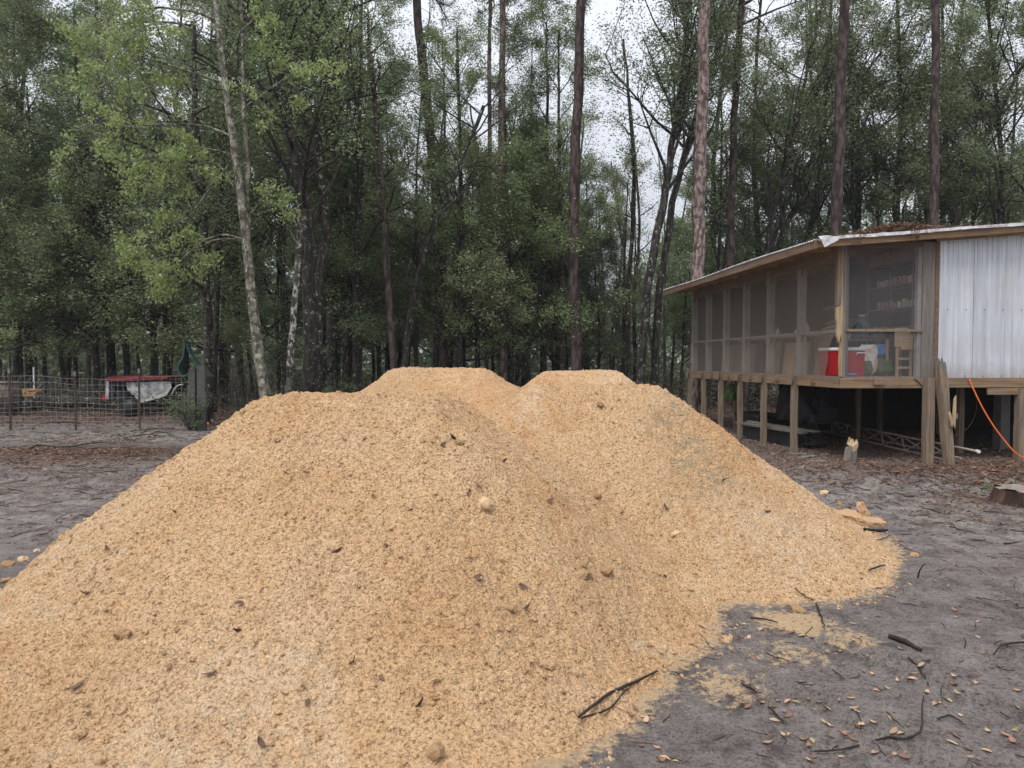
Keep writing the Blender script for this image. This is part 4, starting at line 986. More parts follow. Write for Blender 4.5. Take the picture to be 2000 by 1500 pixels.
# ------------------------------------------------------------------ things in the porch
def hthing(name, u, v, z, rz, label, cat, group=None): return empty(name, L2W(u, v, z), TH+rz, label, cat, group)
t = hthing('cooler', .245, .42, FL+.012, 0, 'red cooler with a white lid behind the torn corner screen', 'cooler')
MB().prism([(-.20, 0), (.20, 0), (.215, .40), (-.215, .40)], 1, -.30, .30).build('body', M['red'], t)
MB().box((-.23, -.315, .402), (.23, .315, .455), bev=.02).build('lid', M['white'], t)
MB().tube([(.06, -.31, .33), (.06, -.345, .36), (.06, -.345, .37), (.19, -.345, .37), (.19, -.345, .36), (.19, -.31, .33)], .010, 6).build('handle', M['white'], t)
MB().box((-.212, -.3045, .13), (.212, -.3015, .137)).build('seam', M['red'], t)
t = hthing('blue_jar_box', .05, .14, FL+.012, 0, 'low black tray with a pale blue tube at the torn corner', 'tray')
MB().box((-.03, -.03, 0), (.07, .24, .02), bev=.004).build('tray', M['black'], t)
MB().tube([(-.02, -.05, .035), (.25, -.06, .035)], .014, 8).build('tube', M['blue'], t)
def sack(name, u, v, wd, dp, h, mat, label, lean=0., seed=1, top=.8, z=0.):
    r = np.random.default_rng(seed); na, nz = 22, 12; vs = []
    for i in range(nz):
        t = i/(nz-1); pr = (math.sin(min(t*2.6+.5, PI*.5+.0))) * (1-(1-top)*t**1.5)
        if t > .93: pr *= .8
        for k in range(na):
            a = 2*PI*k/na; ca, sa = math.cos(a), math.sin(a); e = .6
            x = math.copysign(abs(ca)**e, ca)*wd/2*pr; y = math.copysign(abs(sa)**e, sa)*dp/2*pr*(1-.45*t)
            vs.append((x+lean*t+r.normal(0, .006), y+r.normal(0, .006), h*t+(r.normal(0, .008) if i else 0)))
    fs = [(i*na+k, i*na+(k+1) % na, (i+1)*na+(k+1) % na, (i+1)*na+k) for i in range(nz-1) for k in range(na)] + [tuple(range(na))[::-1], tuple(range((nz-1)*na, nz*na))]
    o = MB().add(vs, fs).build(name, M[mat], None, True); o.location = tuple(L2W(u, v, FL+.012+z)); o.rotation_euler = (0, 0, TH); setp(o, label, 'sack'); return o
sack('feed_sack', .66, .42, .34, .24, .50, 'sack', 'white sack with a faint pinkish print standing beside the red cooler', .03, 5, .8)
sack('feed_sack', .56, .32, .26, .16, .24, 'greenbag', 'green sack slumped in front of the white printed sack', .05, 6, .55)
sack('feed_sack', .50, .55, .16, .2, .46, 'sackorange', 'orange sack squeezed between the cooler and the white printed sack', .0, 7)
sack('feed_sack', 1.02, .55, .34, .28, .28, 'greenbag', 'dark green sack under the blue one', .0, 8, .8)
sack('feed_sack', .98, .60, .28, .24, .20, 'blue', 'bright blue sack on top of the pile left of the wooden stool', .02, 9, .75, .31)
sack('feed_sack', 1.10, .95, .40, .3, .36, 'white', 'white sack lying behind the wooden stool', .02, 10, .7)
# wooden stool / stand
t = hthing('wooden_stand', 1.10, .22, FL+.012, 0, 'tan wooden step stand leaning against the inside of the front screen', 'stand')
for (x, y) in ((-.06, 0), (.17, 0), (-.06, .26), (.17, .26)): MB().box((x, y, 0), (x+.035, y+.03, .74 if y == 0 else .6)).build('leg', M['ply'], t)
MB().box((-.10, -.012, .47), (-.0, -.002, .72)).box((.0, -.016, .42), (.20, -.004, .72)).build('back_panel', M['ply'], t)
for z in (.12, .26): MB().box((-.024, .005, z), (.169, .025, z+.04)).build('rung', M['ply'], t)
MB().box((-.09, -.01, .742), (.12, .28, .765)).build('top_board', M['ply'], t)
# shelf rack along the inner wall, facing left
t = hthing('wire_shelf_rack', 0, 0, FL+.012, 0, 'tall wire shelf rack full of cans just behind the front screen', 'shelf rack')
for (u, v) in ((1.36, .32), (1.36, 1.55), (1.78, .32), (1.78, 1.55)): MB().tube([(u, v, 0), (u, v, 1.9)], .011, 6).build('upright', M['steel'], t)
SH = [.50, .80, 1.12, 1.50, 1.88]
for z in SH: 
    b = MB(); b.box((1.36, .32, z-.012), (1.368, 1.55, z+.004)).box((1.77, .32, z-.012), (1.778, 1.55, z+.004))
    for k in range(16): b.box((1.368, .34+.08*k, z-.004), (1.77, .346+.08*k, z))
    b.build('shelf', M['steel'], t)
rc = random.Random(4); cols = ['tin', 'canred', 'white', 'canred', 'tin', 'canblue', 'canyellow', 'canred', 'white']
wh = ['near the front post', 'near the middle', 'towards the dark back']
for zi, nme in ((1.12, 'lower'), (1.50, 'upper')):
    for k in range(9):
        v = .40 + .115*k; h = rc.uniform(.09, .14); r = rc.uniform(.034, .046); cc = cols[(k*2+int(zi*10)) % 9]
        o = empty('food_can', L2W(1.42+rc.uniform(0, .02), v, FL+.014+zi+.004), TH, 'small %s can on the %s can shelf of the wire rack' % ({'tin': 'grey', 'canred': 'red', 'white': 'white', 'canblue': 'blue', 'canyellow': 'yellow'}[cc], nme), 'can', 'cans on the wire shelf rack')
        MB().tube([(0, 0, .004), (0, 0, h-.004)], r, 12).build('label_band', M[cc], o)
        MB().tube([(0, 0, 0), (0, 0, .0038)], r*1.04, 12).tube([(0, 0, h-.0038), (0, 0, h)], r*1.04, 12).build('rims', M['tin'], o)
for k in range(4):
    o = MB().box((-.14, -.15, 0), (.14, .15, .21), bev=.006).build('cardboard_box', M['card']); o.location = tuple(L2W(1.53, .50+.31*k, FL+.014+1.885)); o.rotation_euler = (0, 0, TH+rc.uniform(-.03, .03))
    setp(o, ['cardboard box at the front end of the top shelf', 'second cardboard box from the front on the top shelf', 'third cardboard box from the front on the top shelf', 'cardboard box at the dark far end of the top shelf'][k], 'box', 'cardboard boxes on the top shelf')
t = hthing('glass_jug', .90, .95, FL+.012+.62, 0, 'big clear jug standing behind the front rail', 'jug')
MB().tube([(0, 0, 0), (0, 0, .05), (0, 0, .22), (0, 0, .30), (0, 0, .33), (0, 0, .37)], [.10, .13, .13, .08, .045, .045], 16).build('body', M['glass'], t, True)
MB().tube([(0, 0, .371), (0, 0, .40)], .05, 12).build('cap', M['white'], t)
t = hthing('work_table', .8, 1.05, FL+.012, 0, 'dark table inside the porch carrying the clear jug', 'table')
MB().box((-.45, -.25, .58), (.35, .45, .615)).build('table_top', M['brownboard'], t)
for (x, y) in ((-.42, -.22), (.28, -.22), (-.42, .38), (.28, .38)): MB().box((x, y, 0), (x+.05, y+.05, .578)).build('leg', M['brownboard'], t)
t = hthing('storage_bin', 1.13, .88, FL+.012+.618, 0, 'small clear bin right of the glass jug', 'bin')
MB().prism([(-.09, 0), (.09, 0), (.105, .16), (-.105, .16)], 1, -.08, .08).build('body', M['glass'], t); MB().box((-.11, -.09, .161), (.11, .09, .18), bev=.004).build('lid', M['tin'], t)
# boards and clutter behind the side screens
def pan(name, v0, v1, u, z0_, z1_, mat, label, lean=.0, cat='board'):
    a = L2W(u, v0, 0); o = MB().add([(0, 0, z0_), (0, v1-v0, z0_), (lean, v1-v0, z1_), (lean, 0, z1_), (.02, 0, z0_), (.02, v1-v0, z0_), (lean+.02, v1-v0, z1_), (lean+.02, 0, z1_)],
        [(0,1,2,3),(7,6,5,4),(0,4,5,1),(1,5,6,2),(2,6,7,3),(3,7,4,0)]).build(name, M[mat]); o.location = (a[0], a[1], FL+.013); o.rotation_euler = (0, 0, TH); setp(o, label, cat)
pan('plywood_sheet', 1.55, 2.5, .26, 0, .58, 'ply', 'tan plywood sheet behind the second lower side screen from the corner', .05)
pan('plywood_sheet', 2.7, 3.3, .28, 0, .62, 'brownboard', 'brown board behind the third lower side screen from the corner', .06)
pan('plywood_sheet', 1.0, 1.32, .25, 0, .72, 'brownboard', 'brown board standing beside the leaning planks', .12)
pan('wall_sheet', 3.9, 5.7, .30, 0, .60, 'brownboard', 'long brown board low behind the far lower side screens', .05)
for k in range(4):
    a = L2W(.16, .52+.12*k, 0); o = MB().beam((0, 0, 0), (.14, -.10+.02*k, .76), .10, .02, (1, 0, 0)).build('leaning_plank', M['oldwood']); o.location = (a[0], a[1], FL+.013); o.rotation_euler = (0, 0, TH)
    setp(o, 'grey plank leaning inside the torn side screen', 'plank', 'grey planks leaning inside the torn side screen')
t = hthing('side_table', .62, 2.6, FL+.012, 0, 'long brown workbench behind the side screens', 'workbench')
MB().box((-.3, -1.3, .68), (.25, 2.2, .72)).build('table_top', M['ply'], t)
for y in (-1.2, .4, 2.1):
    for x in (-.27, .2): MB().box((x, y, 0), (x+.05, y+.05, .678)).build('leg', M['brownboard'], t)
for k, (v, h, r, mt, lb) in enumerate([(1.95, .20, .055, 'white', 'white jug on the workbench nearest the porch corner'), (2.25, .12, .07, 'white', 'low white tub on the workbench'), (3.1, .16, .04, 'white', 'white bottle on the workbench'), (3.4, .10, .05, 'canred', 'reddish jar on the workbench'), (4.6, .16, .09, 'black', 'black pot far along the workbench')]):
    t = hthing('jug' if k < 3 else 'jar', .45, v, FL+.012+.722, 0, lb, 'container'); MB().tube([(0, 0, 0), (0, 0, h*.7), (0, 0, h*.85), (0, 0, h)], [r, r, r*.55, r*.4], 12).build('body', M[mt], t, True); MB().tube([(0, 0, h+.001), (0, 0, h+.02)], r*.45, 10).build('cap', M['tin'], t)
for k, (u, v, z, s, mt) in enumerate([(.55, 1.3, 1.18, .16, 'tin'), (.72, 1.5, .95, .2, 'tin'), (.35, .95, .82, .12, 'tin')]):
    o = MB().add([(0, 0, 0), (s*2, .1, .03), (s*1.8, .3, -.06), (-.02, .25, -.04), (0, 0, .02), (s*2, .1, .05), (s*1.8, .3, -.04), (-.02, .25, -.02)], [(0,1,2,3),(7,6,5,4),(0,4,5,1),(1,5,6,2),(2,6,7,3),(3,7,4,0)]).build('paper_stack', M['tin'])
    o.location = tuple(L2W(u, v, FL+z)); o.rotation_euler = (0, 0, TH); setp(o, ['pale folded sheet highest behind the upper corner screen', 'wide pale folded sheet inside the upper corner screen', 'small pale folded sheet just above the rail at the torn corner'][k], 'sheet')

# ------------------------------------------------------------------ under and beside the porch
def polyobj(name, pts, radii, mat, label, cat, sides=8, group=None, rough=0, seed=0, sm=10):
    r = np.random.default_rng(seed); pts = smooth_path(pts, sm, r, rough) if len(pts) > 2 else np.array(pts, float)
    rad = np.interp(np.linspace(0, 1, len(pts)), np.linspace(0, 1, len(np.atleast_1d(radii))), np.atleast_1d(radii))
    b = MB().tube(pts, rad, sides); o = b.build(name, M[mat], None, True); return setp(o, label, cat, group)
# broken stub of the corner post
t = empty('broken_post_stub', L2W(.12, -.05, 0), TH+.3, 'short snapped post stub leaning in the soil under the porch corner', 'post stub')
b = MB(); h = .36; b.add([(-.07,-.06,-.05),(.07,-.06,-.05),(.07,.07,-.05),(-.07,.07,-.05),(.0,-.06,h*.8),(.13,-.055,h*.95),(.13,.07,h*.9),(.0,.07,h*.72)], [(3,2,1,0),(4,5,6,7),(0,1,5,4),(1,2,6,5),(2,3,7,6),(3,0,4,7)]).build('stub', M['oldwood'], t)
b = MB(); b.add([(.0,-.062,h*.55),(.07,-.064,h*.62),(.133,-.058,h*.8),(.13,-.057,h*.95),(.12,-.03,h*1.12),(.08,-.03,h*.98),(.06,-.02,h*1.16),(.02,-.03,h*.86),(.0,-.062,h*.8)], [(0,1,2,3,5,8),(3,4,5),(5,6,7,8)]); b.add([(.01,-.02,h*.80),(.12,-.02,h*.92),(.11,.05,h*1.1),(.05,.05,h*1.2),(.01,.05,h*.9)], [(0,1,2,3,4)]); b.build('split_top', M['rawwood'], t)
# broken round-edged post leaning beside the front post
t = empty('leaning_broken_post', tuple(L2W(1.60, -.28, 0)), TH, 'grey broken post leaning upright beside the stout front post, splintered at the top', 'broken post')
b = MB(); z_ = np.linspace(-.1, 1.55, 12); pts = [(-.085+.0*z+ (1.5-z)*.055 - .01, .12*z/1.5, z) for z in z_]
vs = []; 
for i, (x, y, z) in enumerate(pts):
    h = .060 - .004*math.sin(i*1.3)
    zz = [0, 0, 0, 0] if i < 11 else [.02, -.05, -.02, .03]
    vs += [(x-h, y-h, z+zz[0]), (x+h, y-h, z+zz[1]), (x+h, y+h, z+zz[2]), (x-h, y+h, z+zz[3])]
fs = [(i*4+k, i*4+(k+1) % 4, i*4+4+(k+1) % 4, i*4+4+k) for i in range(11) for k in range(4)] + [(3,2,1,0), (44,45,46,47)]
b.add(vs, fs).build('shaft', M['post'], t)
b = MB(); b.prism([(-.05, .62), (-.02, .70), (.0, 1.02), (.03, 1.08), (.035, .80), (.02, .58), (-.01, .66)], 1, -.07, -.045); b.prism([(-.10, .80), (-.07, .83), (-.01, .66), (-.04, .60)], 1, -.085, -.065); b.build('raw_split', M['rawwood'], t)
MB().box((.06, -.02, .72), (.10, .05, .80)).build('knot_block', M['oldwood'], t)
xt = pts[-1][0]
b = MB()
for yy_, hs__ in ((.062, (.10, .03, .13, .04, .07, .0)), (.10, (.05, .12, .02, .09, .01, .04)), (.145, (.08, .02, .10, .05, .02, .06))):
    poly = [(xt-.057, 1.47)] + [(xt-.057+.0228*k, 1.52+hs__[k]) for k in range(6)] + [(xt+.057, 1.44)]
    b.prism(poly, 1, yy_, yy_+.028)
b.build('splintered_top', M['oldwood'], t)
# orange cord and dark cable
w1 = [L2W(2.05, -.06, FL-.02), L2W(2.10, -.10, 1.15), L2W(2.25, -.16, .80), L2W(2.46, -.22, .45), L2W(2.72, -.30, .14), L2W(3.1, -.36, .03), L2W(3.6, -.4, .02)]
polyobj('extension_cord', w1, .011, 'orange', 'orange cord hanging from the floor edge down to the ground at the right', 'cord', 6, sm=24)
w1 = [L2W(2.42, .3, 1.15), L2W(2.46, .3, .8), L2W(2.30, .3, .5), L2W(2.0, .3, .36), L2W(1.75, .3, .35)]
polyobj('cable', w1, .007, 'black' if 0 else 'rust', 'thin dark cable looping below the metal-clad part', 'cable', 5, sm=20)
# lattice mast lying under the floor
t = empty('lattice_mast', (0, 0, 0), 0, 'rusty lattice mast section lying on the ground under the porch with a white capped end', 'mast')
A = np.array([6.96, 10.62, .25]); B = np.array([7.12, 15.8, .25])
def off(p, dx, dz): return np.array([p[0]+dx, p[1], max(p[2]+dz, .03)])
A2, B2 = np.array([6.86, 11.3, .035]), np.array([6.95, 15.8, .035]); A3, B3 = np.array([7.22, 11.4, .035]), np.array([7.30, 15.8, .035])
MB().tube([A, B], .018, 8).build('rail', M['paleRust'], t); MB().tube([A2, B2], .018, 8).build('rail', M['paleRust'], t); MB().tube([A3, B3], .018, 8).build('rail', M['paleRust'], t)
nb = 6
for i in range(nb):
    for (s0, s1, e0_, e1_) in ((A, B, A2, B2), (A, B, A3, B3)):
        p1 = s0+(s1-s0)*(.13+.87*i/nb); p2 = e0_+(e1_-e0_)*((i+.5)/nb); p3 = s0+(s1-s0)*(.13+.87*(i+1)/nb)
        b = MB().tube([p1, p2], .011, 5); b.tube([p2, p3], .011, 5); b.build('lattice_bar', M['paleRust'], t)
MB().tube([A+(A-B)/np.linalg.norm(A-B)*.0, A+(A-B)/np.linalg.norm(A-B)*.055], .026, 10).build('white_cap', M['white'], t)
# black storage trunk, tarp heap, green sack, planks, boulder-like bundle
t = empty('storage_chest', tuple(L2W(.55, 4.1, 0)), TH, 'black plastic storage chest under the far side of the porch', 'storage chest')
MB().prism([(-.55, 0), (.55, 0), (.6, .42), (-.6, .42)], 0, -.3, .3).build('body', M['black'], t); MB().box((-.33, -.63, .422), (.33, .63, .50), bev=.03).build('lid', M['black'], t)
def heap(name, c, rx, ry, rz, mat, label, cat, seed, sub=4, amp=.35):
    (V, Fc), = rock_variants(1, seed, sub, amp); V = V*np.array([rx, ry, rz]); V[:, 2] = np.maximum(V[:, 2], -.02)
    o = link(name, mesh_from(name, V, Fc, True), M[mat], None, c); return setp(o, label, cat)
heap('tarp_heap', L2W(.95, 3.0, .45), .45, .8, .95, 'tarp', 'crumpled black tarp hanging in a heap under the porch floor', 'tarp', 501)
heap('tarp_heap', L2W(.6, 2.2, .1), .3, .4, .25, 'tarp', 'low crumpled black sheet on the ground right of the hanging tarp', 'tarp', 505)
heap('feed_sack', L2W(.35, 5.0, .75), .18, .22, .5, 'greenbag', 'green and white sack standing behind the black storage chest', 'sack', 502)
heap('rock', L2W(1.15, 3.4, .12), .26, .24, .32, 'greyboard', 'mossy grey boulder at the left end of the lattice mast', 'rock', 503)
for k, (u, v, z) in enumerate([(.15, 3.2, .30), (.33, 3.1, .33)]):
    o = MB().box((-.07, -1.1, 0), (.07, 1.1, .035), .006).build('plank', M['oldwood']); o.location = tuple(L2W(u, v-.4, z)); o.rotation_euler = (0, 0, TH+.15)
    setp(o, ['nearer of two dark planks laid level behind the side posts', 'farther of two dark planks laid level behind the side posts'][k], 'plank', 'dark planks behind the side posts')
o = MB().box((-.12, -.9, 0), (.16, .75, .29)).build('crate', M['black']); o.location = tuple(L2W(.26, 2.85, 0)); o.rotation_euler = (0, 0, TH+.15); setp(o, 'long black crate carrying the two dark planks', 'crate')
for k, (px, py, l, a) in enumerate([(1577, 893, .35, .5), (1598, 901, .22, .1), (1560, 885, .25, -.3)]):
    p = G(px, py, .04); o = MB().box((-l/2, -.05, 0), (l/2, .05, .025), .004).build('scrap_board', M['oldwood']); o.location = (p[0], p[1], ground_h(p[0], p[1])+.01); o.rotation_euler = (.03, -.05, a)
    setp(o, ['long scrap board lying between the pile and the post stub', 'short scrap board right of the longer one', 'scrap board nearest the sand pile, near the split side post'][k], 'board')
# stump at the right edge
r = np.random.default_rng(61); t = empty('tree_stump', (at(2018, 7.7), 7.7, 0), 0, 'cut tree stump with reddish bark at the right edge of the photo', 'stump')
na = 28; rr = .30*(1+.10*r.normal(0, 1, na)); vs = []
for i, (z, f) in enumerate([(-.08, 1.5), (.02, 1.25), (.08, 1.08), (.15, 1.0), (.205, .98)]):
    for k in range(na): vs.append((math.cos(2*PI*k/na)*rr[k]*f, math.sin(2*PI*k/na)*rr[k]*f, z))
fs = [(i*na+k, i*na+(k+1) % na, (i+1)*na+(k+1) % na, (i+1)*na+k) for i in range(4) for k in range(na)]
MB().add(vs, fs).build('bark', m_bark('stump_bark', (.030, .018, .015), (.12, .065, .050), 14), t, True)
MB().add([(math.cos(2*PI*k/na)*rr[k]*.975, math.sin(2*PI*k/na)*rr[k]*.975, .207 + .012*r.normal()) for k in range(na)], [tuple(range(na))]).build('cut_face', simple('cut_stump_face', (.13, .10, .085), (.30, .25, .21), 9, .9, .5), t)
p = G(1945, 965); shrub(p[0]-.05, p[1], .12, .2, 405, 'small green sprig beside the cut stump', 'leaf_mid', .03, 8, 5, 'sprig')

# ------------------------------------------------------------------ fenced ground at the left
FY = 16.3
t = empty('wire_fence', (at(20, FY), FY, 0), 0, 'welded wire fence on thin metal posts across the left side', 'fence')
x0 = at(-140, FY)-at(20, FY); x1 = at(398, FY)-at(20, FY)
b = MB(); hs_ = [.06, .14, .22, .31, .41, .52, .64, .78, .93, 1.08, 1.22]
sag = lambda x, z: z*(1+.035*math.sin(x*1.7+z)) + .012*math.sin(x*5.1+z*9)
for z in hs_: b.tube([(x, .03*math.sin(x*2.), sag(x, z)) for x in np.linspace(x0, x1, 26)], .0030, 3, False)
x = x0
while x < x1: b.tube([(x, .03*math.sin(x*2.), .03), (x+random.uniform(-.03, .03), .03*math.sin(x*2.), sag(x, 1.22))], .0025, 3, False); x += .145
b.build('wire_mesh', M['steel'], t)
for px, hh in ((-110, 1.35), (20, 1.42), (148, 1.36), (273, 1.42)):
    x = at(px, FY)-at(20, FY); f_ = MB().box((x-.022, -.045, -.1), (x+.022, -.035, hh)).box((x-.004, -.033, -.1), (x+.004, .0, hh)).build('fence_post', M['rust'], t)
    MB().box((x-.024, -.048, hh-.10), (x+.024, -.030, hh+.006)).build('tip', M['oldwood'], f_)
MB().box((x1-.30, -.12, -.1), (x1-.16, -.02, 1.42)).build('fence_post', M['greyboard'], t); MB().box((x1-.12, -.10, -.1), (x1+.06, .0, 1.50)).build('fence_post', M['greyboard'], t)
# a finer fence farther back
t = empty('wire_fence', (at(100, 27), 24, 0), 0, 'second wire fence farther back in front of the trees', 'fence')
b = MB()
for z in (.1, .3, .5, .7, .9, 1.1): b.tube([(-9, 0, z), (5, 0, z)], .003, 3, False)
for x in np.arange(-9, 5, .3): b.tube([(x, 0, 0), (x, 0, 1.1)], .0025, 3, False)
b.build('wire_mesh', M['steel'], t)
for x in (-8, -5.2, -2.4, .4, 3.2): MB().box((x-.03, -.03, -.1), (x+.03, .03, 1.25)).build('fence_post', M['rust'], t)
# derelict vehicle shell
VY = 21.0; s = VY/F
def vp(px, py): q_ = P(px, py, VY); return (q_[0], q_[2])
t = empty('vehicle_shell', (at(190, VY), VY, 0), 0, 'torn white vehicle shell with a faded red top behind the wire fence', 'wrecked vehicle')
ox = at(190, VY)
def pl(pp): return [(vp(a, b_)[0]-ox, vp(a, b_)[1]) for a, b_ in pp]
MB().prism(pl([(207, 745), (213, 745), (212, 782), (206, 778)]), 1, 0, 1.3).prism(pl([(246, 747), (330, 745), (334, 751), (330, 760), (320, 770), (305, 774), (300, 778), (285, 782), (268, 785), (262, 772), (250, 766)]), 1, 0, .05).build('body_side', M['dirtywhite'], t)
MB().prism(pl([(214, 746), (329, 746), (318, 770), (262, 790), (214, 783)]), 1, 1.25, 1.3).build('far_side', M['dark'], t)
MB().prism(pl([(213.5, 747.5), (224, 747.5), (222, 781), (213, 781)]), 1, .03, .06).build('shaded_opening', M['tarp'], t)  # black sheet set in the open side, painted as its shaded inside
MB().prism(pl([(209, 739), (214, 736), (330, 735), (330, 740), (307, 741), (250, 744.5), (215, 744.5), (209, 743)]), 1, -.08, 1.45).build('red_top', M['redroof'], t)
MB().prism(pl([(196, 772), (206, 768), (206, 781), (196, 783)]), 1, .1, .45).build('tail_light', M['red'], t)
MB().prism(pl([(262, 786), (290, 781), (350, 768), (372, 770), (370, 786), (300, 796), (262, 796)]), 1, .3, 1.2).build('underframe', M['black'], t)
MB().prism(pl([(300, 775), (312, 770), (322, 768), (334, 752), (336, 756), (326, 772), (314, 777), (298, 781), (280, 786), (268, 786)]), 1, -.03, -.01).build('torn_edge', M['tin'], t)
o = MB().tube([(0, 0, 0), (0, 0, .25), (0, 0, .5)], [.17, .18, .17], 16).build('barrel', M['black'], None, True); pz = G(257, 803); o.location = (at(257, 20.5), 20.5, .02); o.scale = (1.2, 1.2, .95); setp(o, 'dark barrel standing in front of the torn vehicle shell', 'barrel')
o = MB().box((-.28, -.02, 0), (.0, .3, .72)).build('dark_panel', M['black']); o.location = (at(246, 20.8), 20.8, .0); setp(o, 'black upright panel left of the dark barrel', 'panel')
# green peaked frame
t = empty('green_peaked_frame', (at(375, 17.2), 17.2, 0), 0, 'bent green peaked metal frame leaning over grey boards at the end of the fence', 'metal frame')
gy_ = 17.2; gx_ = at(375, gy_)
def gp(px, py, dy=0): q_ = P(px, py, gy_); return (q_[0]-gx_, dy, q_[2])
def ribbon(pp, wd, dep, name, mat):
    pts = smooth_path([gp(*p) for p in pp], 14); V_ = []
    for p in pts: V_ += [p + [-wd/2, -dep/2, 0], p + [wd/2, -dep/2, 0], p + [wd/2, dep/2, 0], p + [-wd/2, dep/2, 0]]
    n_ = len(pts); fs = [(i*4+k, i*4+(k+1) % 4, i*4+4+(k+1) % 4, i*4+4+k) for i in range(n_-1) for k in range(4)] + [(3,2,1,0), tuple(range(n_*4-4, n_*4))]
    MB().add(V_, fs).build(name, M[mat], t)
ribbon([(365, 667), (363, 685), (361, 698), (352, 714), (354, 728), (366, 741)], .045, .25, 'left_strip', 'greenpaint')
ribbon([(365, 667), (371, 684), (381, 703), (392, 716)], .035, .20, 'right_strip', 'greenpaint')
ribbon([(392, 716), (380, 724), (366, 734), (362, 736)], .05, .30, 'lower_left_strip', 'greenpaint')
ribbon([(386, 712), (395, 720), (404, 728), (413, 735)], .05, .30, 'lower_right_strip', 'greenpaint')
for px in (357, 364, 371): MB().box((at(px, gy_)-gx_-.03, .08, -.1), (at(px, gy_)-gx_+.02, .12, .85+.05*(px-357)/3)).build('board', M['greyboard'], t)
for px in (377, 385, 393): MB().box((at(px, gy_)-gx_-.036, .08, -.1), (at(px, gy_)-gx_+.036, .12, 1.22+.02*(px-377))).build('board', M['greyboard'], t)
o = MB().tube([(0, 0, 0), (0, 0, .4)], .075, 12).build('black_bucket', M['black'], None, True); o.location = (at(404, 18), 18, .28); o.location.z = .0; o.scale = (1, 1, 1.8); setp(o, 'narrow black bin right of the grey boards', 'bin')
heap('orange_ball', (at(403, 17), 17, .48), .06, .06, .07, 'orange', 'small bright orange object low beside the grey boards', 'ball', 511, 3, .2).location.z = .10
polyobj('bent_pipe', [P(335, 772, 20), P(342, 758, 20), P(350, 752, 20), P(358, 751, 20)], .018, 'tin', 'pale pipe curving up right of the vehicle shell', 'pipe', 6)
# left edge things
t = empty('cable_drum', (at(8, 21), 21, 0), 0, 'weathered brown drum standing at the left edge behind the fence', 'drum')
MB().tube([(0, 0, .1), (0, 0, .55), (0, 0, .95)], [.42, .45, .38], 24).build('barrel', M['branch'], t, True); MB().tube([(0, 0, .955), (0, 0, 1.0)], .40, 24).build('lid', M['oldwood'], t); MB().tube([(0, 0, -.02), (0, 0, .098)], .38, 20).build('base', M['black'], t)
o = MB().add([(0, 0, 0), (.42, 0, .03), (.50, 0, .16), (.46, 0, .24), (.04, 0, .26), (-.06, 0, .22), (0, .3, 0), (.42, .3, .03), (.50, .3, .16), (.46, .3, .24), (.04, .3, .26), (-.06, .3, .22)], [(0,1,2,3,4,5), (11,10,9,8,7,6), (0,6,7,1), (1,7,8,2), (2,8,9,3), (3,9,10,4), (4,10,11,5), (5,11,6,0)]).build('split_log', m_wood('fresh_cut_wood', (.30, .15, .05), (.58, .36, .16), 'x')); pz = P(40, 775, 22); o.location = (pz[0], 22, .48); setp(o, 'freshly split orange-tan log lying on the long dark log', 'split log')
o = MB().tube([(0, 0, 0), (0, 0, 1.32), (0, 0, 1.5)], .028, 8).build('white_stake', M['white']); o.location = (at(66, 23.2), 23.2, -.1); setp(o, 'white-topped stake standing behind the fence at the far left', 'stake')
polyobj('fallen_log', [(at(50, 22.6), 22.6, .22), (at(120, 22.6), 22.6, .28), (at(205, 22.8), 22.8, .30)], [.20, .19, .16], 'bark_spots', 'long dark mossy log lying behind the fence left of the vehicle shell', 'log', 10, rough=.01)
r = np.random.default_rng(71); b = MB()
for i in range(150):
    px = r.uniform(60, 360); y0 = r.uniform(23, 24.2); x0_ = at(px, y0); a = r.normal(0, .35); l = r.uniform(.6, 2.2)
    p0 = np.array([x0_, y0, r.uniform(.1, .75)]); p1 = p0+[l*.5, r.normal(0, .1), a*.4*l+.1]; p2 = p0+[l, r.normal(0, .1), a*.7*l-.05]
    b.tube([p0, p1, p2], [.014, .01, .004], 3, False)
o = b.build('brush_pile', M['twig'], None, normals=False); setp(o, 'long low pile of cut grey-green brush behind the fence', 'brush pile')
o.location = (0, 0, 0)
# fallen branches in front of the fence
def g_(px, py, z=.03): q_ = G(px, py, z); return q_
polyobj('fallen_branch', [g_(50, 879), g_(75, 868, .08), g_(130, 872, .06), g_(190, 863, .08), g_(225, 866)], [.035, .03, .028, .02, .010], 'branch', 'long fallen branch lying on the litter left of the sand', 'branch', 7, rough=.01)
polyobj('fallen_branch', [g_(54, 852, .16), g_(66, 862, .10), g_(74, 869, .06)], [.014, .018, .02], 'branch', 'short stub sticking up from the long fallen branch', 'branch', 6)
polyobj('fallen_branch', [g_(40, 780+60, .1), g_(90, 805+20, .28), g_(150, 826, .14), g_(200, 834, .12), g_(235, 848, .06), g_(262, 860, .03)], [.010, .015, .020, .022, .018, .012], 'branch', 'dark crooked branch slanting in front of the wire fence', 'branch', 6, rough=.01)
for i, (a, b_, c_) in enumerate([((255, 842), (300, 836), (350, 840)), ((270, 850), (295, 838), (345, 836)), ((290, 853), (305, 843), (330, 846)), ((325, 838), (340, 850), (385, 864)), ((240, 856), (280, 848), (320, 852))]):
    polyobj('fallen_branch', [g_(*a), g_(b_[0], b_[1], .1), g_(*c_)], [.02, .016, .008], 'branch', 'grey stick in the small heap left of the green sapling', 'branch', 5, 'sticks heaped left of the green sapling', rough=.01, seed=i)
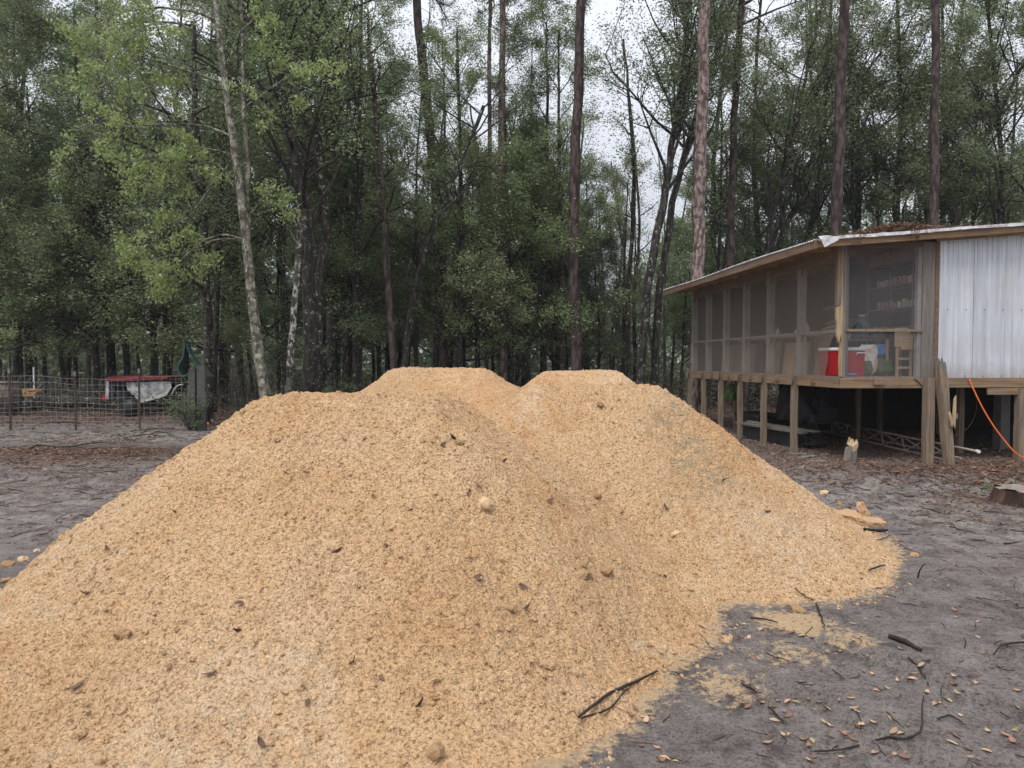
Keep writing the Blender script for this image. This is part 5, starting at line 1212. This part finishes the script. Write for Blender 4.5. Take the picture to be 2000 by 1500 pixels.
# dark sticks on the near ground
ST = [([(1130, 1415), (1180, 1370), (1230, 1345), (1285, 1318)], [.010, .012, .011, .008], 'black forked stick at the lower edge of the near sand pile', .02),
      ([(1135, 1412), (1190, 1392), (1225, 1352)], [.006, .007, .006], 'thinner black stick crossing under the forked stick', .012),
      ([(1795, 1130), (1796, 1115), (1806, 1101)], [.010, .009, .006], 'short black stick standing up out of the grey sand', None),
      ([(1552, 1158), (1575, 1172), (1590, 1180)], [.006, .006, .004], 'little black twig at the tip of the pale sand spill', .02),
      ([(1594, 1185), (1602, 1208), (1611, 1236)], [.010, .009, .005], 'black twig lying along the right side of the pale sand spill', .015),
      ([(1466, 1212), (1500, 1217), (1520, 1222)], [.010, .008, .005], 'black twig at the left end of the pale sand spill', .015),
      ([(1735, 1248), (1765, 1258), (1800, 1275)], [.020, .024, .012], 'thick dark bark piece half sunk in the grey sand', .01),
      ([(1940, 1288), (1960, 1272), (2000, 1262), (2030, 1262)], [.006, .010, .010, .008], 'curved dark stick at the right edge of the photo', .03),
      ([(1775, 1295), (1795, 1315), (1812, 1345)], [.008, .010, .006], 'dark stick lying beside orange leaves right of centre', .012),
      ([(1590, 1475), (1650, 1472), (1720, 1450), (1780, 1452), (1800, 1425), (1802, 1365)], [.005, .007, .008, .008, .007, .004], 'long thin root curving along the bottom right ground', .012),
      ([(1500, 1388), (1515, 1400), (1530, 1418)], [.006, .009, .004], 'short dark twig among the orange leaves at the bottom', .010),
      ([(1447, 1340), (1465, 1352), (1485, 1360)], [.005, .008, .004], 'small black twig in the middle of the lower ground', .010),
      ([(1625, 1314), (1636, 1322), (1648, 1332)], [.004, .006, .003], 'tiny black twig in the rut right of the pale spill', .010),
      ([(1730, 1398), (1745, 1412), (1765, 1430)], [.003, .004, .002], 'hair-thin black twig inside the curve of the long root', .010),
      ([(1830, 1412), (1860, 1408), (1885, 1424)], [.006, .008, .003], 'dark twig right of the long root', .010),
      ([(1697, 1121), (1712, 1117), (1728, 1110)], [.010, .011, .008], 'dark stick lying on the orange toe of the front right pile', .03),
      ([(1688, 1038), (1712, 1040), (1733, 1040)], [.020, .024, .018], 'thick black stick just below the pinkish slabs', .02),
      ([(1712, 1060), (1725, 1056), (1738, 1048)], [.006, .007, .004], 'thin black twig below the thick black stick', .015),
      ([(1365, 1240), (1380, 1262), (1393, 1276)], [.003, .004, .003], 'hair-thin stem at the edge of the near pile', .02),
      ([(1785, 910), (1775, 920), (1772, 935)], [.006, .008, .006], 'pale forked twig standing in the litter before the stout front post', None)]
for i, (pp, rd, lb, z) in enumerate(ST):
    if z is None:
        b0 = hit(*pp[0]); pts = [b0 - [0, 0, .02]] + [P(a, b_, b0[1]-.01) for a, b_ in pp[1:]]
    else:
        pts = [hit(a, b_) + [0, 0, z*.5 + .010] for a, b_ in pp]
    rd = [q_*.62 for q_ in rd]
    polyobj('stick', pts, rd, 'stick' if i != 19 else 'tin', lb, 'stick', 6, rough=.003, seed=i, sm=12)
# dead leaves: individuals on the near ground and the piles
def leaf_mesh(seed, curl):
    r = np.random.default_rng(seed); n = 7; t = np.linspace(0, 1, n); wd = np.sin(PI*t**.85)*.22+.004
    x = t-.5; zc = curl*((t-.5)**2)*1.2; vs = []
    for i in range(n): vs += [(x[i], -wd[i], zc[i]+.12*abs(curl)), (x[i], 0, zc[i]-.02), (x[i], wd[i], zc[i]+.12*abs(curl))]
    fs = []
    for i in range(n-1):
        o = i*3; fs += [(o, o+3, o+4, o+1), (o+1, o+4, o+5, o+2)]
    return mesh_from('dead_leaf', np.array(vs), np.array(fs), True, tone=np.full(len(vs), r.random()))
LM = [leaf_mesh(i, (-.5, .3, .7, .15, -.2, .5)[i]) for i in range(6)]
for m_ in LM: m_.materials.append(M['deadleaf'])
LD = [m_.copy() for m_ in LM[:3]]
for m_ in LD: m_.materials.clear(); m_.materials.append(M['darkleaf'])
r = np.random.default_rng(81)
pxy = [(1210, 1385), (1225, 1392), (1232, 1400), (1240, 1385), (1255, 1402), (1262, 1410), (1221, 1372), (1345, 1385), (1448, 1376), (1512, 1382), (1513, 1410), (1530, 1440), (1540, 1437), (1565, 1334), (1542, 1297), (1600, 1357), (1640, 1275), (1622, 1425), (1615, 1385), (1690, 1212), (1580, 1462), (1590, 1480), (1685, 1420), (1705, 1320), (1760, 1440), (1745, 1432), (1862, 1345), (1880, 1352), (1875, 1400), (1930, 1432), (1960, 1436), (1985, 1350), (1920, 1280), (1815, 1290), (1800, 1300), (1810, 1355), (1850, 1370), (1150, 1477), (1290, 1490), (1460, 1385)]
for k in range(200):
    if k < len(pxy): px, py = pxy[k]
    else:
        px = r.uniform(1180, 2000); py = 1090 + 410*r.random()**.8
        q_ = hit(px, py)
        if q_[2] > .05 or fbm(np.array([q_[0]]), np.array([q_[1]]), 1.3, 2, 66)[0] < -.12: continue
    h = hit(px, py)
    o = link('dead_leaf', LM[k % 6], None, None, h + [0, 0, .006], (r.normal(0, .15), r.normal(0, .15), r.random()*6.28)); s_ = r.uniform(.028, .058); o.scale = (s_, s_, s_)
    setp(o, 'orange-tan dead leaf lying on the grey sand in the foreground', 'leaf', 'orange leaves scattered on the near grey sand')
pp_ = [(915, 970), (936, 957), (885, 862), (865, 875), (1020, 1150), (1028, 1195), (935, 1135), (755, 1070), (1300, 1130), (470, 1185), (560, 928), (165, 1165), (210, 1075), (465, 1240), (510, 1460), (745, 1330), (410, 1325), (660, 1085), (985, 905), (1075, 985), (690, 1305), (340, 1005), (150, 1350), (820, 1390), (600, 1380), (1215, 1005), (1300, 995), (1415, 940), (1500, 1005)]
for k, (px, py) in enumerate(pp_):
    h = hit(px, py); o = link('dead_leaf', LD[k % 3], None, None, h + [0, 0, .012], (r.normal(0, .5)+.3, r.normal(0, .5), r.random()*6.28)); s_ = r.uniform(.04, .065)*(1 if h[1] < 5 else 1.2); o.scale = (s_, s_, s_)
    setp(o, 'dark brown dead leaf lying on the orange sand', 'leaf', 'dark leaves scattered on the sand piles')
# finer litter as one mass
rl = np.random.default_rng(88); q = QM()
def scat(n, fx, fy, size, wr=.28, thr=None, lift=.012, tb=0.):
    x = fx(n); y = fy(n); hp_ = pile_h(x, y, False)[0]; ok = (hp_ < -.05)
    if thr is not None: ok &= (fbm(x, y, thr[0], 3, 55) > thr[1])
    x, y = x[ok], y[ok]; V, Fc, T = leafq(rl, np.stack([x, y, ground_h(x, y)+lift*rl.random(len(x))], -1), size, wr, .001, 1, .22, tb); q.add(V, Fc, T)
scat(11000, lambda n: rl.normal(6.9, 2.0, n), lambda n: rl.normal(9.9, .75, n), .075, .22, (1.2, -.2), .035)
scat(7000, lambda n: rl.normal(6.6, 1.8, n), lambda n: rl.normal(8.3, 1.0, n), .06, .25, (1.4, .05), .02)
scat(16000, lambda n: rl.uniform(-13, -1.5, n), lambda n: rl.normal(12.6, 1.3, n), .08, .22, (.9, -.15), .03)
scat(9000, lambda n: rl.uniform(-13, -2, n), lambda n: rl.uniform(6, 16, n), .06, .25, (.8, .1), .012)
scat(5000, lambda n: rl.uniform(4.2, 9, n), lambda n: rl.uniform(11, 18, n), .08, .25, None, .02)
scat(5200, lambda n: rl.uniform(.5, 6.5, n), lambda n: rl.uniform(2., 8, n), .022, .3, (2., -.3), .004, -.25)
scat(24000, lambda n: rl.uniform(-20, 16, n), lambda n: rl.uniform(16.5, 34, n), .11, .3, None, .04, -.15)
scat(14000, lambda n: rl.uniform(-13, -2, n), lambda n: rl.uniform(5, 13, n), .04, .2, (1.1, -.1), .01, -.3)
scat(9000, lambda n: rl.normal(5.6, 1.4, n), lambda n: rl.normal(8.3, 1.2, n), .045, .2, (1.6, -.05), .02, -.2)
o = link('leaf_litter', q.mesh('leaf_litter'), M['litter']); setp(o, 'rusty brown pine needles and leaves strewn over the ground', kind='stuff')

q = QM()
def twigs(n, fx, fy, L, r0):
    x = fx(n); y = fy(n); ok = pile_h(x, y, False)[0] < -.03
    for a, b_ in zip(x[ok], y[ok]):
        t = rl.random()*6.28; l = L*rl.uniform(.4, 1.5); pts = [np.array([a, b_, 0])]
        for k in range(3): t += rl.normal(0, .35); pts.append(pts[-1] + np.array([math.cos(t), math.sin(t), 0])*l/3)
        pts = np.array(pts); pts[:, 2] = ground_h(pts[:, 0], pts[:, 1]) + r0*.6 + rl.random(4)*l*.05
        V, Fc = tube_np(pts, np.array([1, .9, .7, .3])*r0*rl.uniform(.5, 1.2), 4); q.add(V, Fc, np.full(len(V), rl.random()))
twigs(650, lambda n: rl.uniform(.6, 6.2, n), lambda n: rl.uniform(2.1, 7.5, n), .09, .0028)
twigs(350, lambda n: rl.normal(5.6, 1.2, n), lambda n: rl.normal(8.6, 1.2, n), .22, .006)
twigs(1100, lambda n: rl.uniform(-13, -2.5, n), lambda n: rl.uniform(6., 16, n), .30, .005)
o = link('twig_litter', q.mesh('twig_litter'), M['stick']); setp(o, 'small dark twigs and bark bits scattered over the grey ground', kind='stuff')
# thin air over the wood: distant trees fade a little
hz_ = MB().box((-90, -6, -1.3), (90, 95, 26)).build('haze', None); hm = bpy.data.materials.new('haze'); hm.use_nodes = True
hm.node_tree.nodes.clear(); ho = hm.node_tree.nodes.new('ShaderNodeOutputMaterial'); hv_ = hm.node_tree.nodes.new('ShaderNodeVolumePrincipled')
hv_.inputs['Color'].default_value = (.92, .95, 1, 1); hv_.inputs['Density'].default_value = .0006; hv_.inputs['Anisotropy'].default_value = 0
hm.node_tree.links.new(hv_.outputs[0], ho.inputs['Volume']); hz_.data.materials.append(hm); setp(hz_, 'thin damp haze between the trees', kind='stuff')
